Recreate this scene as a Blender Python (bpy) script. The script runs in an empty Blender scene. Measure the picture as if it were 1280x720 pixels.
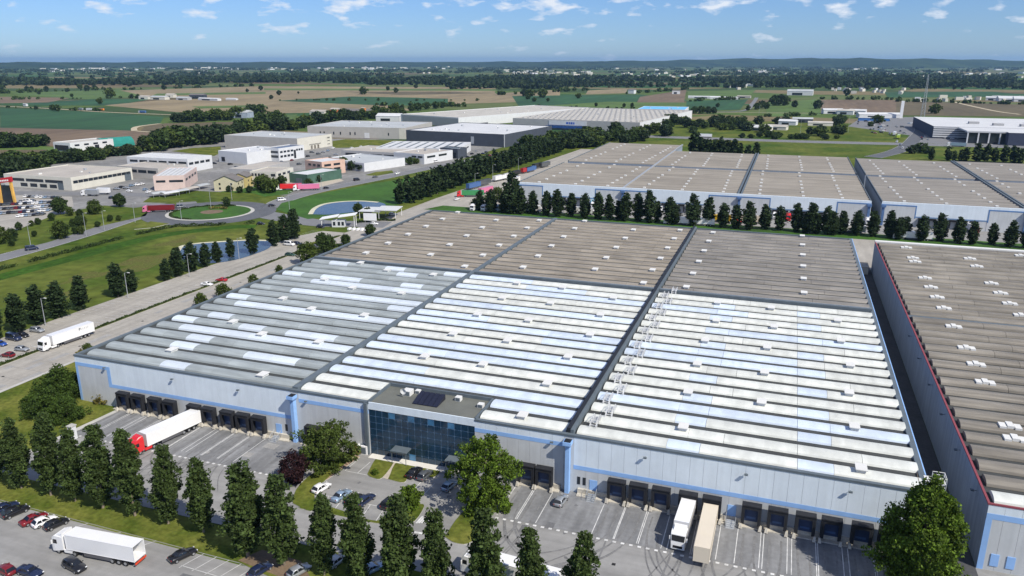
import bpy, math, random
import numpy as np
from mathutils import Matrix, Vector

random.seed(7)
rng = np.random.default_rng(11)
SC = bpy.context.scene
COL = SC.collection

# ------------------------------------------------------------------ camera, light, sky, exposure
HC = 80.0
FPX = 960.0
PITCH = math.atan(283 / 960)
YAW = math.atan(356 / (960 / math.cos(PITCH)))
FW = np.array([-math.sin(YAW) * math.cos(PITCH), math.cos(YAW) * math.cos(PITCH), -math.sin(PITCH)])
RT = np.array([math.cos(YAW), math.sin(YAW), 0.0])
UP = np.cross(RT, FW)
cam = bpy.data.cameras.new('camera')
cam.sensor_width = 36.0
cam.lens = 27.0
cam.clip_start = 1.0
cam.clip_end = 100000.0
camo = bpy.data.objects.new('camera', cam)
COL.objects.link(camo)
camo.matrix_world = Matrix(((RT[0], UP[0], -FW[0], 0), (RT[1], UP[1], -FW[1], 0), (RT[2], UP[2], -FW[2], HC), (0, 0, 0, 1)))
SC.camera = camo

SUN_TO = Vector((0.88, -0.42, 1.0)).normalized()
SUN_EL = math.asin(SUN_TO.z)
SUN_AZ = math.atan2(SUN_TO.x, SUN_TO.y)
sl = bpy.data.lights.new('sun', 'SUN')
sl.energy = 4.9
sl.angle = math.radians(0.5)
sl.color = (1.0, 0.94, 0.83)
so = bpy.data.objects.new('sun', sl)
COL.objects.link(so)
so.rotation_euler = (-SUN_TO).to_track_quat('-Z', 'Y').to_euler()

SC.view_settings.view_transform = 'Standard'
SC.view_settings.look = 'None'
SC.view_settings.gamma = 1.0
SC.view_settings.exposure = 0.20

W = bpy.data.worlds.new('World')
SC.world = W
W.use_nodes = True
nt = W.node_tree
nt.nodes.clear()
N = nt.nodes.new
out = N('ShaderNodeOutputWorld')
bg = N('ShaderNodeBackground')
sky = N('ShaderNodeTexSky')
sky.sky_type = 'NISHITA'
sky.sun_disc = False
sky.sun_elevation = SUN_EL
sky.sun_rotation = SUN_AZ
sky.altitude = 100
sky.air_density = 1.0
sky.dust_density = 0.1
sky.ozone_density = 2.5
bg.inputs['Strength'].default_value = 0.075
geo = N('ShaderNodeTexCoord')
sep = N('ShaderNodeSeparateXYZ')
nt.links.new(geo.outputs['Generated'], sep.inputs[0])
# fair weather cumulus: noise over direction, flattened vertically, kept above the horizon band
mp = N('ShaderNodeMapping')
mp.inputs['Scale'].default_value = (26, 26, 78)
mp.inputs['Location'].default_value = (3.1, 0.4, 1.35)
nt.links.new(geo.outputs['Generated'], mp.inputs[0])
nz = N('ShaderNodeTexNoise')
nz.inputs['Scale'].default_value = 1.0
nz.inputs['Detail'].default_value = 4.5
nz.inputs['Roughness'].default_value = 0.5
nt.links.new(mp.outputs[0], nz.inputs[0])
bias = N('ShaderNodeMapRange')
bias.inputs['From Min'].default_value = 0.015
bias.inputs['From Max'].default_value = 0.075
bias.inputs['To Min'].default_value = -0.14
bias.inputs['To Max'].default_value = 0.02
nt.links.new(sep.outputs['Z'], bias.inputs[0])
add = N('ShaderNodeMath')
add.operation = 'ADD'
nt.links.new(nz.outputs[0], add.inputs[0])
nt.links.new(bias.outputs[0], add.inputs[1])
rmp = N('ShaderNodeMapRange')
rmp.inputs['From Min'].default_value = 0.515
rmp.inputs['From Max'].default_value = 0.66
nt.links.new(add.outputs[0], rmp.inputs[0])
hs = N('ShaderNodeHueSaturation')
hs.inputs['Saturation'].default_value = 1.0
hs.inputs['Value'].default_value = 1.0
tint = N('ShaderNodeMixRGB')
tint.blend_type = 'MULTIPLY'
tint.inputs[0].default_value = 1.0
tint.inputs[2].default_value = (0.61, 0.86, 1.38, 1)
nt.links.new(sky.outputs[0], tint.inputs[1])
nt.links.new(tint.outputs[0], hs.inputs['Color'])
mix = N('ShaderNodeMixRGB')
mix.inputs[2].default_value = (9.6, 10.3, 11.4, 1)
nt.links.new(rmp.outputs[0], mix.inputs[0])
nt.links.new(hs.outputs[0], mix.inputs[1])
nt.links.new(mix.outputs[0], bg.inputs['Color'])
nt.links.new(bg.outputs[0], out.inputs['Surface'])

SC.cycles.use_denoising = True
SC.cycles.max_bounces = 6
SC.cycles.volume_bounces = 0
SC.cycles.transparent_max_bounces = 8


# ------------------------------------------------------------------ helpers
def ray(px, py):
    return FW * FPX + RT * (px - 640) + UP * (360 - py)


def G(px, py, z=0.0):
    """ground point (x, y) where the sight line through a photograph pixel meets height z"""
    r = ray(px, py)
    t = (z - HC) / r[2]
    return (r[0] * t, r[1] * t)


def at_y(px, Y, z=0.0):
    """x at depth Y and height z that projects on column px"""
    a = (px - 640) / FPX
    # d.RT = a * d.FW with d = (x, Y, z-HC)
    k = Y * (RT[1] - a * FW[1]) - a * (z - HC) * FW[2]
    return -k / (RT[0] - a * FW[0])


def onwall(px, py, Y):
    r = ray(px, py)
    t = Y / r[1]
    return r[0] * t, HC + r[2] * t


def M(name, col, rough=0.85, var=0.18, scale=0.25, fine=0.0, spec=0.3, metal=0.0, col2=None, stretch=None, bump=0.0, bscale=8.0, streak=None, island=0.0):
    m = bpy.data.materials.new(name)
    m.use_nodes = True
    t = m.node_tree
    b = t.nodes['Principled BSDF']
    b.inputs['Roughness'].default_value = rough
    b.inputs['Metallic'].default_value = metal
    b.inputs['Specular IOR Level'].default_value = spec
    c1 = tuple(min(1, c * (1 - var)) for c in col)
    c2 = col2 or tuple(min(1, c * (1 + var)) for c in col)
    g = t.nodes.new('ShaderNodeNewGeometry')
    mp = t.nodes.new('ShaderNodeMapping')
    if stretch:
        mp.inputs['Scale'].default_value = stretch
    t.links.new(g.outputs['Position'], mp.inputs[0])
    n = t.nodes.new('ShaderNodeTexNoise')
    n.inputs['Scale'].default_value = scale
    n.inputs['Detail'].default_value = 6
    n.inputs['Roughness'].default_value = 0.6
    t.links.new(mp.outputs[0], n.inputs[0])
    r = t.nodes.new('ShaderNodeMapRange')
    r.inputs['From Min'].default_value = 0.32
    r.inputs['From Max'].default_value = 0.68
    t.links.new(n.outputs[0], r.inputs[0])
    mx = t.nodes.new('ShaderNodeMixRGB')
    mx.inputs[1].default_value = (*c1, 1)
    mx.inputs[2].default_value = (*c2, 1)
    t.links.new(r.outputs[0], mx.inputs[0])
    last = mx
    if fine:
        n2 = t.nodes.new('ShaderNodeTexNoise')
        n2.inputs['Scale'].default_value = scale * 9
        n2.inputs['Detail'].default_value = 5
        t.links.new(mp.outputs[0], n2.inputs[0])
        r2 = t.nodes.new('ShaderNodeMapRange')
        r2.inputs['From Min'].default_value = 0.3
        r2.inputs['From Max'].default_value = 0.7
        r2.inputs['To Min'].default_value = 1 - fine
        r2.inputs['To Max'].default_value = 1 + fine
        t.links.new(n2.outputs[0], r2.inputs[0])
        mu = t.nodes.new('ShaderNodeVectorMath')
        mu.operation = 'SCALE'
        t.links.new(last.outputs[0], mu.inputs[0])
        t.links.new(r2.outputs[0], mu.inputs['Scale'])
        last = mu
    if streak:
        m3 = t.nodes.new('ShaderNodeMapping')
        m3.inputs['Scale'].default_value = streak[0]
        t.links.new(g.outputs['Position'], m3.inputs[0])
        n3 = t.nodes.new('ShaderNodeTexNoise')
        n3.inputs['Scale'].default_value = 1.0
        n3.inputs['Detail'].default_value = 4
        t.links.new(m3.outputs[0], n3.inputs[0])
        r3 = t.nodes.new('ShaderNodeMapRange')
        r3.inputs['From Min'].default_value = 0.35
        r3.inputs['From Max'].default_value = 0.65
        r3.inputs['To Min'].default_value = 1 - streak[1]
        r3.inputs['To Max'].default_value = 1 + streak[1] * 0.5
        t.links.new(n3.outputs[0], r3.inputs[0])
        mu = t.nodes.new('ShaderNodeVectorMath')
        mu.operation = 'SCALE'
        t.links.new(last.outputs[0], mu.inputs[0])
        t.links.new(r3.outputs[0], mu.inputs['Scale'])
        last = mu
    if island:
        r4 = t.nodes.new('ShaderNodeMapRange')
        r4.inputs['To Min'].default_value = 1 - island
        r4.inputs['To Max'].default_value = 1 + island
        t.links.new(g.outputs['Random Per Island'], r4.inputs[0])
        mu = t.nodes.new('ShaderNodeVectorMath')
        mu.operation = 'SCALE'
        t.links.new(last.outputs[0], mu.inputs[0])
        t.links.new(r4.outputs[0], mu.inputs['Scale'])
        last = mu
    t.links.new(last.outputs[0], b.inputs['Base Color'])
    if bump:
        nb = t.nodes.new('ShaderNodeTexNoise')
        nb.inputs['Scale'].default_value = bscale
        t.links.new(g.outputs['Position'], nb.inputs[0])
        bp = t.nodes.new('ShaderNodeBump')
        bp.inputs['Strength'].default_value = bump
        bp.inputs['Distance'].default_value = 0.2
        t.links.new(nb.outputs[0], bp.inputs['Height'])
        t.links.new(bp.outputs[0], b.inputs['Normal'])
    return m


def leafmat(name, col, island=0.35):
    m = M(name, col, rough=0.7, var=0.4, scale=0.45, spec=0.2, island=island)
    t = m.node_tree
    b = t.nodes['Principled BSDF']
    src = b.inputs['Base Color'].links[0].from_socket
    tr = t.nodes.new('ShaderNodeBsdfTranslucent')
    t.links.new(src, tr.inputs[0])
    ms = t.nodes.new('ShaderNodeMixShader')
    ms.inputs[0].default_value = 0.25
    t.links.new(b.outputs[0], ms.inputs[1])
    t.links.new(tr.outputs[0], ms.inputs[2])
    t.links.new(ms.outputs[0], t.nodes['Material Output'].inputs['Surface'])
    return m


class MB:
    def __init__(s):
        s.v = []
        s.f = []
        s.m = []

    def poly(s, pts, m=0):
        k = len(s.v)
        s.v += [tuple(p) for p in pts]
        s.f.append(tuple(range(k, k + len(pts))))
        s.m.append(m)
        return s

    def box(s, x0, y0, z0, x1, y1, z1, m=0, top=None):
        k = len(s.v)
        s.v += [(x0, y0, z0), (x1, y0, z0), (x1, y1, z0), (x0, y1, z0), (x0, y0, z1), (x1, y0, z1), (x1, y1, z1), (x0, y1, z1)]
        for q in ((3, 2, 1, 0), (4, 5, 6, 7), (0, 1, 5, 4), (1, 2, 6, 5), (2, 3, 7, 6), (3, 0, 4, 7)):
            s.f.append(tuple(k + i for i in q))
        s.m += [m, top if top is not None else m, m, m, m, m]
        return s

    def hexa(s, b, t, m=0, top=None):
        """b, t: four bottom and four top corners, counter-clockwise"""
        k = len(s.v)
        s.v += [tuple(p) for p in b] + [tuple(p) for p in t]
        for q in ((3, 2, 1, 0), (4, 5, 6, 7), (0, 1, 5, 4), (1, 2, 6, 5), (2, 3, 7, 6), (3, 0, 4, 7)):
            s.f.append(tuple(k + i for i in q))
        s.m += [m, top if top is not None else m, m, m, m, m]
        return s

    def prism(s, pts, z0, z1, m=0, top=None):
        n = len(pts)
        a = sum(pts[i][0] * pts[(i + 1) % n][1] - pts[(i + 1) % n][0] * pts[i][1] for i in range(n))
        if a < 0:
            pts = pts[::-1]
        k = len(s.v)
        s.v += [(p[0], p[1], z0) for p in pts] + [(p[0], p[1], z1) for p in pts]
        s.f.append(tuple(k + n + i for i in range(n)))
        s.m.append(top if top is not None else m)
        for i in range(n):
            j = (i + 1) % n
            s.f.append((k + i, k + j, k + n + j, k + n + i))
            s.m.append(m)
        return s

    def cyl(s, p0, p1, r0, r1=None, n=8, m=0, cap=True):
        r1 = r0 if r1 is None else r1
        p0 = Vector(p0)
        p1 = Vector(p1)
        d = (p1 - p0).normalized()
        a = d.orthogonal().normalized()
        b = d.cross(a)
        k = len(s.v)
        for p, r in ((p0, r0), (p1, r1)):
            for i in range(n):
                t = 2 * math.pi * i / n
                s.v.append(tuple(p + a * (r * math.cos(t)) + b * (r * math.sin(t))))
        for i in range(n):
            j = (i + 1) % n
            s.f.append((k + i, k + j, k + n + j, k + n + i))
            s.m.append(m)
        if cap:
            s.f.append(tuple(k + n + i for i in range(n)))
            s.f.append(tuple(k + n - 1 - i for i in range(n)))
            s.m += [m, m]
        return s

    def vault(s, x0, x1, y0, y1, z, rise, n=6, m=0, skew=0.0):
        k = len(s.v)
        for x in (x0, x1):
            for i in range(n + 1):
                t = i / n
                a = math.pi * t
                yy = y0 + (y1 - y0) * (0.5 - 0.5 * math.cos(a))
                s.v.append((x, yy, z + rise * math.sin(a) ** 0.8))
        for i in range(n):
            s.f.append((k + i, k + n + 1 + i, k + n + 2 + i, k + i + 1))
            s.m.append(m)
        s.f.append(tuple(k + i for i in range(n + 1)))
        s.f.append(tuple(k + n + 1 + n - i for i in range(n + 1)))
        s.m += [m, m]
        return s

    def mesh(s, name, mats, smooth=False):
        me = bpy.data.meshes.new(name)
        me.from_pydata(s.v, [], s.f)
        for mm in (mats if isinstance(mats, (list, tuple)) else [mats]):
            me.materials.append(mm)
        me.polygons.foreach_set('material_index', s.m)
        if smooth:
            me.polygons.foreach_set('use_smooth', [True] * len(s.f))
        me.update()
        return me


def link(name, me, parent=None, loc=None, rz=None, kind=None):
    o = bpy.data.objects.new(name, me)
    COL.objects.link(o)
    if parent is not None:
        o.parent = parent
    if loc is not None:
        o.location = loc
    if rz is not None:
        o.rotation_euler = (0, 0, rz)
    if kind:
        o['kind'] = kind
    return o


def part(name, mb, mats, parent, kind=None, smooth=False, loc=None):
    return link(name, mb.mesh(name, mats, smooth), parent, loc, None, kind)


def tag(o, label, cat, group=None):
    o['label'] = label
    o['category'] = cat
    if group:
        o['group'] = group
    return o


def thing(name, label, cat, loc=(0, 0, 0), rz=0.0, group=None):
    o = bpy.data.objects.new(name, None)
    o.empty_display_size = 1.0
    COL.objects.link(o)
    o.location = loc
    o.rotation_euler = (0, 0, rz)
    return tag(o, label, cat, group)


def struct(name, mb, mats, label=None, smooth=False):
    o = link(name, mb.mesh(name, mats, smooth), kind='structure')
    if label:
        o['label'] = label
    return o


def sheet(name, pts, z, mat, base=None, label=None):
    """flat sheet of ground; base gives it a kerb down to that height"""
    mb = MB()
    n = len(pts)
    a = sum(pts[i][0] * pts[(i + 1) % n][1] - pts[(i + 1) % n][0] * pts[i][1] for i in range(n))
    if a < 0:
        pts = pts[::-1]
    mb.poly([(p[0], p[1], z) for p in pts])
    mats = [mat]
    if base is not None:
        mats.append(KERB)
        for i in range(n):
            p, q = pts[i], pts[(i + 1) % n]
            mb.poly([(p[0], p[1], base), (q[0], q[1], base), (q[0], q[1], z), (p[0], p[1], z)], 1)
    return struct(name, mb, mats, label)


def gp(pts, z=0.0):
    return [G(x, y, z) for x, y in pts]


def ribbon(pts, w):
    """polygon of a strip of width w along a world polyline, smoothed"""
    P = smooth_line(pts)
    L, R = [], []
    for i, p in enumerate(P):
        a = P[max(0, i - 1)]
        b = P[min(len(P) - 1, i + 1)]
        dx, dy = b[0] - a[0], b[1] - a[1]
        l = math.hypot(dx, dy) or 1
        nx, ny = -dy / l, dx / l
        L.append((p[0] + nx * w / 2, p[1] + ny * w / 2))
        R.append((p[0] - nx * w / 2, p[1] - ny * w / 2))
    return L, R


def smooth_line(pts, n=6):
    P = [np.array(p, float) for p in pts]
    if len(P) < 3:
        return [tuple(p) for p in P]
    o = []
    Q = [2 * P[0] - P[1]] + P + [2 * P[-1] - P[-2]]
    for i in range(1, len(Q) - 2):
        for k in range(n):
            t = k / n
            a, b, c, d = Q[i - 1:i + 3]
            o.append(tuple(0.5 * ((2 * b) + (-a + c) * t + (2 * a - 5 * b + 4 * c - d) * t * t + (-a + 3 * b - 3 * c + d) * t ** 3)))
    o.append(tuple(P[-1]))
    return o


def strip_mesh(mb, pts, w, z, m=0, off=0.0):
    L, R = ribbon(pts, w)
    for i in range(len(L) - 1):
        q = [L[i], R[i], R[i + 1], L[i + 1]]
        mb.poly([(p[0], p[1], z) for p in q], m)
    return mb


def road(name, pts, w, z, mat, line=True, label=None, dash=False):
    mb = MB()
    strip_mesh(mb, pts, w, z)
    o = struct(name, mb, mat, label)
    if line:
        ml = MB()
        P = smooth_line(pts)
        for side in (-1, 1):
            Q = []
            L, R = ribbon(pts, w - 0.9)
            strip_mesh(ml, (L if side > 0 else R)[::3] + [(L if side > 0 else R)[-1]], 0.2, z + 0.03)
        struct('road_marking', ml, PAINT)
    return o


ORD = 'first second third fourth fifth sixth seventh eighth ninth tenth eleventh twelfth thirteenth fourteenth fifteenth sixteenth seventeenth eighteenth nineteenth twentieth'.split()
TENS = {2: 'twenty', 3: 'thirty', 4: 'forty', 5: 'fifty', 6: 'sixty', 7: 'seventy', 8: 'eighty', 9: 'ninety'}
TENTH = {3: 'thirtieth', 4: 'fortieth', 5: 'fiftieth', 6: 'sixtieth', 7: 'seventieth', 8: 'eightieth', 9: 'ninetieth'}


def nth(i):
    i += 1
    if i <= 20:
        return ORD[i - 1]
    t, u = divmod(i, 10)
    return TENTH[t] if u == 0 else TENS[t] + '-' + ORD[u - 1]


# ------------------------------------------------------------------ materials
KERB = M('kerb_concrete', (0.42, 0.41, 0.38), var=0.1)
PAINT = M('road_paint', (0.56, 0.56, 0.55), var=0.25, scale=0.8)
ASPH = M('bay_asphalt', (0.200, 0.203, 0.208), var=0.16, scale=0.12, fine=0.12, streak=((0.5, 0.05, 1), 0.25), bump=0.1)
LANE = M('lane_asphalt', (0.255, 0.252, 0.245), var=0.10, scale=0.07, fine=0.07, streak=((0.03, 0.5, 1), 0.14), bump=0.1)
ROADM = M('road_asphalt', (0.170, 0.172, 0.178), var=0.1, scale=0.1, fine=0.08)
DARKROAD = M('dark_road_asphalt', (0.10, 0.105, 0.115), var=0.15, scale=0.08, fine=0.1)
CONC = M('yard_concrete', (0.33, 0.31, 0.275), var=0.1, scale=0.1, fine=0.08, streak=((0.4, 0.03, 1), 0.12))
BEIGE = M('beige_paving', (0.42, 0.37, 0.30), var=0.12, scale=0.6)
GRASS = M('lawn_grass', (0.072, 0.115, 0.014), var=0.3, scale=0.12, fine=0.3, col2=(0.150, 0.155, 0.034), spec=0.05, bump=0.3, bscale=3)
GRASSG = M('meadow_grass', (0.052, 0.108, 0.012), var=0.3, scale=0.022, fine=0.3, col2=(0.128, 0.140, 0.030), spec=0.05, bump=0.3, bscale=2)
GRASSD = M('rich_grass', (0.036, 0.098, 0.008), var=0.25, scale=0.05, fine=0.2, bump=0.3, bscale=2)
SOIL = M('worn_soil', (0.16, 0.115, 0.075), var=0.2, scale=0.3, fine=0.15)
F_GREEN = M('green_crop', (0.024, 0.076, 0.024), var=0.3, streak=((0.10, 0.006, 1), 0.16), scale=0.012, stretch=(1, 0.3, 1), fine=0.12)
F_LIME = M('light_green_crop', (0.075, 0.125, 0.025), var=0.2, scale=0.012, fine=0.15)
F_TAN = M('tan_field', (0.225, 0.178, 0.100), var=0.18, scale=0.01, stretch=(1, 0.3, 1), fine=0.15, streak=((0.12, 0.006, 1), 0.14))
F_BROWN = M('ploughed_field', (0.150, 0.108, 0.068), var=0.2, scale=0.012, stretch=(1, 0.3, 1), fine=0.15, streak=((0.12, 0.006, 1), 0.14))
F_DARK = M('dark_ploughed_field', (0.105, 0.085, 0.045), var=0.2, scale=0.012, stretch=(1, 0.3, 1), fine=0.12)
TRACK = M('dirt_track', (0.42, 0.36, 0.25), var=0.1)
WATER = M('pond_water', (0.045, 0.075, 0.105), rough=0.15, var=0.2, scale=0.05, spec=0.25, bump=0.04, bscale=2.0)
RIM = M('pond_rim', (0.50, 0.48, 0.36), var=0.15)

WALL_L = M('pale_precast', (0.63, 0.70, 0.76), var=0.04, scale=0.3, streak=((1.2, 1.2, 0.08), 0.045))
WALL_G = M('grey_precast', (0.49, 0.51, 0.525), var=0.05, scale=0.3, streak=((1.2, 1.2, 0.08), 0.06))
BLUE = M('sky_blue_paint', (0.26, 0.44, 0.75), var=0.06, scale=0.5, rough=0.5)
COPE = M('dark_coping', (0.105, 0.13, 0.15), var=0.12, scale=0.5, rough=0.6)
GUTTER = M('gutter_membrane', (0.052, 0.056, 0.056), var=0.2, scale=0.4, rough=0.8)
BLACK = M('black_rubber', (0.017, 0.019, 0.024), var=0.2, rough=0.6)
DARKBLUE = M('dark_blue_door', (0.03, 0.05, 0.11), var=0.2, rough=0.5)
SHELTER = M('dock_fabric', (0.018, 0.019, 0.023), var=0.25, scale=0.8, rough=0.75)
WHITE = M('white_paint', (0.78, 0.78, 0.78), var=0.03, rough=0.45)
PLINTH = M('plinth_concrete', (0.46, 0.43, 0.37), var=0.2, scale=0.5, fine=0.15)
STEEL = M('galvanised_steel', (0.42, 0.44, 0.46), var=0.1, rough=0.45, metal=0.4)


def ribbed(name, col, var=0.06, sc=0.25, bump=0.35, period=2.2, **k):
    m = M(name, col, var=var, scale=sc, rough=0.55, **k)
    t = m.node_tree
    b = t.nodes['Principled BSDF']
    g = t.nodes.new('ShaderNodeNewGeometry')
    w = t.nodes.new('ShaderNodeTexWave')
    w.bands_direction = 'X'
    w.inputs['Scale'].default_value = period
    w.inputs['Distortion'].default_value = 0
    t.links.new(g.outputs['Position'], w.inputs[0])
    bp = t.nodes.new('ShaderNodeBump')
    bp.inputs['Strength'].default_value = bump
    bp.inputs['Distance'].default_value = 0.08
    t.links.new(w.outputs[0], bp.inputs['Height'])
    t.links.new(bp.outputs[0], b.inputs['Normal'])
    # sheets weather unevenly: every sheet has a tone of its own
    src = b.inputs['Base Color'].links[0].from_socket
    oi = t.nodes.new('ShaderNodeObjectInfo')
    rr_ = t.nodes.new('ShaderNodeMapRange')
    rr_.inputs['To Min'].default_value = 0.90
    rr_.inputs['To Max'].default_value = 1.05
    t.links.new(oi.outputs['Random'], rr_.inputs[0])
    mu = t.nodes.new('ShaderNodeVectorMath')
    mu.operation = 'SCALE'
    t.links.new(src, mu.inputs[0])
    t.links.new(rr_.outputs[0], mu.inputs['Scale'])
    t.links.new(mu.outputs[0], b.inputs['Base Color'])
    return m


R_WHITE = ribbed('white_roof_sheet', (0.65, 0.665, 0.62), var=0.06, streak=((0.5, 0.12, 1), 0.13))
R_BLUE = ribbed('translucent_blue_sheet', (0.585, 0.665, 0.765), streak=((0.5, 0.12, 1), 0.10))
R_GREY = ribbed('weathered_grey_sheet', (0.325, 0.36, 0.365), var=0.1, sc=0.08, streak=((0.15, 0.9, 1), 0.16))
R_PALE = ribbed('pale_skylight_sheet', (0.58, 0.64, 0.70))
R_BEIGE = ribbed('beige_fibre_cement', (0.285, 0.250, 0.200), var=0.12, sc=0.12, streak=((0.10, 0.6, 1), 0.25))
R_GREYB = ribbed('grey_fibre_cement', (0.240, 0.222, 0.195), var=0.12, sc=0.12, streak=((0.10, 0.6, 1), 0.25))
R_DARKB = ribbed('weathered_fibre_cement', (0.235, 0.213, 0.178), var=0.15, sc=0.1, streak=((0.08, 0.7, 1), 0.3))
R_FAR = M('far_roof_cement', (0.255, 0.232, 0.198), var=0.1, scale=0.05, streak=((0.02, 0.5, 1), 0.2))
R_FARG = M('far_roof_grey', (0.230, 0.214, 0.192), var=0.1, scale=0.05, streak=((0.02, 0.5, 1), 0.2))
VENT = M('vent_white', (0.62, 0.62, 0.60), var=0.03)
GLASS = M('curtain_glass', (0.012, 0.035, 0.065), rough=0.08, var=0.4, scale=0.25, spec=0.6)
GLASSL = M('light_curtain_glass', (0.05, 0.16, 0.30), rough=0.1, var=0.3, scale=0.3, spec=0.6)
MULL = M('mullion', (0.22, 0.32, 0.42), rough=0.4)
WINDOW = M('window_glass', (0.020, 0.026, 0.034), rough=0.12, var=0.3, spec=0.5)
ROOFGREY = M('flat_roof_felt', (0.125, 0.130, 0.115), var=0.15, scale=0.2)
SOLAR = M('solar_panel', (0.012, 0.014, 0.03), rough=0.2, spec=0.5)
SHADEWALL = M('shaded_side_precast', (0.25, 0.29, 0.35), var=0.06, scale=0.2, streak=((1, 1, 0.06), 0.12))  # shade of the side walls put into the colour, darker than the front precast
PINKTRIM = M('dull_red_trim', (0.24, 0.06, 0.075), var=0.1)
TYRE = M('tyre', (0.016, 0.016, 0.017), rough=0.8)
RIMM = M('wheel_rim', (0.40, 0.41, 0.42), rough=0.35, metal=0.6)
CARGLASS = M('car_glass', (0.012, 0.014, 0.018), rough=0.05, spec=0.6)
LAMP = M('headlamp', (0.65, 0.66, 0.66), rough=0.2)
TAIL = M('tail_lamp', (0.35, 0.02, 0.02), rough=0.3)
BARK = M('bark', (0.20, 0.165, 0.125), var=0.3, scale=1.5)
L_POP = leafmat('poplar_leaf', (0.050, 0.078, 0.020), 0.45)
L_POPD = leafmat('dark_poplar_leaf', (0.030, 0.052, 0.018), 0.45)
L_BRIGHT = leafmat('bright_leaf', (0.085, 0.138, 0.014), 0.6)
L_TREE = leafmat('broadleaf', (0.040, 0.066, 0.016), 0.45)
L_OLIVE = leafmat('olive_leaf', (0.060, 0.088, 0.016), 0.45)
L_YEL = leafmat('yellow_shrub_leaf', (0.16, 0.14, 0.035), 0.4)
L_PURP = leafmat('purple_leaf', (0.030, 0.012, 0.014), 0.4)
L_FAR = leafmat('far_leaf', (0.030, 0.050, 0.018), 0.45)
L_MID = leafmat('mid_green_leaf', (0.046, 0.076, 0.018), 0.45)


def paint(name, col, rough=0.28, metal=0.0):
    m = M(name, col, rough=rough, var=0.03, spec=0.5, metal=metal)
    m.node_tree.nodes['Principled BSDF'].inputs['Coat Weight'].default_value = 0.5
    return m


CP = {
    'white': paint('car_paint_white', (0.74, 0.74, 0.74)), 'black': paint('car_paint_black', (0.010, 0.010, 0.012)),
    'silver': paint('car_paint_silver', (0.40, 0.42, 0.44), metal=0.5), 'grey': paint('car_paint_grey', (0.11, 0.12, 0.13), metal=0.3),
    'red': paint('car_paint_red', (0.36, 0.012, 0.016)), 'dark red': paint('car_paint_dark_red', (0.16, 0.008, 0.012)), 'blue': paint('car_paint_blue', (0.02, 0.07, 0.30)),
    'navy': paint('car_paint_navy', (0.012, 0.020, 0.055)), 'pale blue': paint('car_paint_pale_blue', (0.28, 0.38, 0.50), metal=0.4),
    'green': paint('car_paint_green', (0.02, 0.06, 0.035)), 'yellow': paint('paint_yellow', (0.62, 0.40, 0.02)), 'pink': paint('paint_pink', (0.62, 0.17, 0.30)),
    'cyan': paint('paint_cyan', (0.16, 0.55, 0.75)), 'beige': paint('tarp_beige', (0.62, 0.55, 0.44), rough=0.6), 'orange': paint('paint_orange', (0.70, 0.22, 0.03)),
    'trailer blue': paint('tarp_blue', (0.05, 0.12, 0.30), rough=0.5), 'trailer green': paint('tarp_green', (0.03, 0.22, 0.07), rough=0.5),
    'scarlet': paint('paint_scarlet', (0.62, 0.02, 0.025)), 'lime': paint('paint_lime', (0.50, 0.62, 0.06)),
}

# ------------------------------------------------------------------ ground, fields, far terrain
def terrain_mat():
    m = bpy.data.materials.new('farmland')
    m.use_nodes = True
    t = m.node_tree
    b = t.nodes['Principled BSDF']
    b.inputs['Roughness'].default_value = 0.95
    b.inputs['Specular IOR Level'].default_value = 0.1
    g = t.nodes.new('ShaderNodeNewGeometry')
    mp = t.nodes.new('ShaderNodeMapping')
    mp.inputs['Scale'].default_value = (1 / 480, 1 / 210, 1)
    mp.inputs['Rotation'].default_value = (0, 0, 0.3)
    t.links.new(g.outputs['Position'], mp.inputs[0])
    v = t.nodes.new('ShaderNodeTexVoronoi')
    v.distance = 'CHEBYCHEV'
    v.inputs['Scale'].default_value = 1.0
    v.inputs['Randomness'].default_value = 0.9
    t.links.new(mp.outputs[0], v.inputs[0])
    sp = t.nodes.new('ShaderNodeSeparateColor')
    t.links.new(v.outputs['Color'], sp.inputs[0])
    cr = t.nodes.new('ShaderNodeValToRGB')
    cr.color_ramp.interpolation = 'CONSTANT'
    cols = [(0.0, (0.035, 0.085, 0.028)), (0.22, (0.075, 0.115, 0.028)), (0.42, (0.17, 0.14, 0.075)), (0.50, (0.045, 0.075, 0.026)), (0.76, (0.12, 0.095, 0.055)), (0.86, (0.10, 0.125, 0.045))]
    e = cr.color_ramp.elements
    e[0].position = 0
    e[0].color = (*cols[0][1], 1)
    e[1].position = cols[1][0]
    e[1].color = (*cols[1][1], 1)
    for p, c in cols[2:]:
        k = e.new(p)
        k.color = (*c, 1)
    t.links.new(sp.outputs[0], cr.inputs[0])
    n = t.nodes.new('ShaderNodeTexNoise')
    n.inputs['Scale'].default_value = 0.02
    n.inputs['Detail'].default_value = 6
    t.links.new(g.outputs['Position'], n.inputs[0])
    r = t.nodes.new('ShaderNodeMapRange')
    r.inputs['To Min'].default_value = 0.6
    r.inputs['To Max'].default_value = 1.4
    t.links.new(n.outputs[0], r.inputs[0])
    mu = t.nodes.new('ShaderNodeVectorMath')
    mu.operation = 'SCALE'
    t.links.new(cr.outputs[0], mu.inputs[0])
    t.links.new(r.outputs[0], mu.inputs['Scale'])
    t.links.new(mu.outputs[0], b.inputs['Base Color'])
    return m


FARM = terrain_mat()
mb = MB()
R = 32000
ring = [(R * math.cos(2 * math.pi * i / 64), R * math.sin(2 * math.pi * i / 64)) for i in range(64)]
mb.poly([(x, y, -0.3) for x, y in ring])
struct('ground', mb, FARM, 'flat farmland stretching to the horizon')


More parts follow.
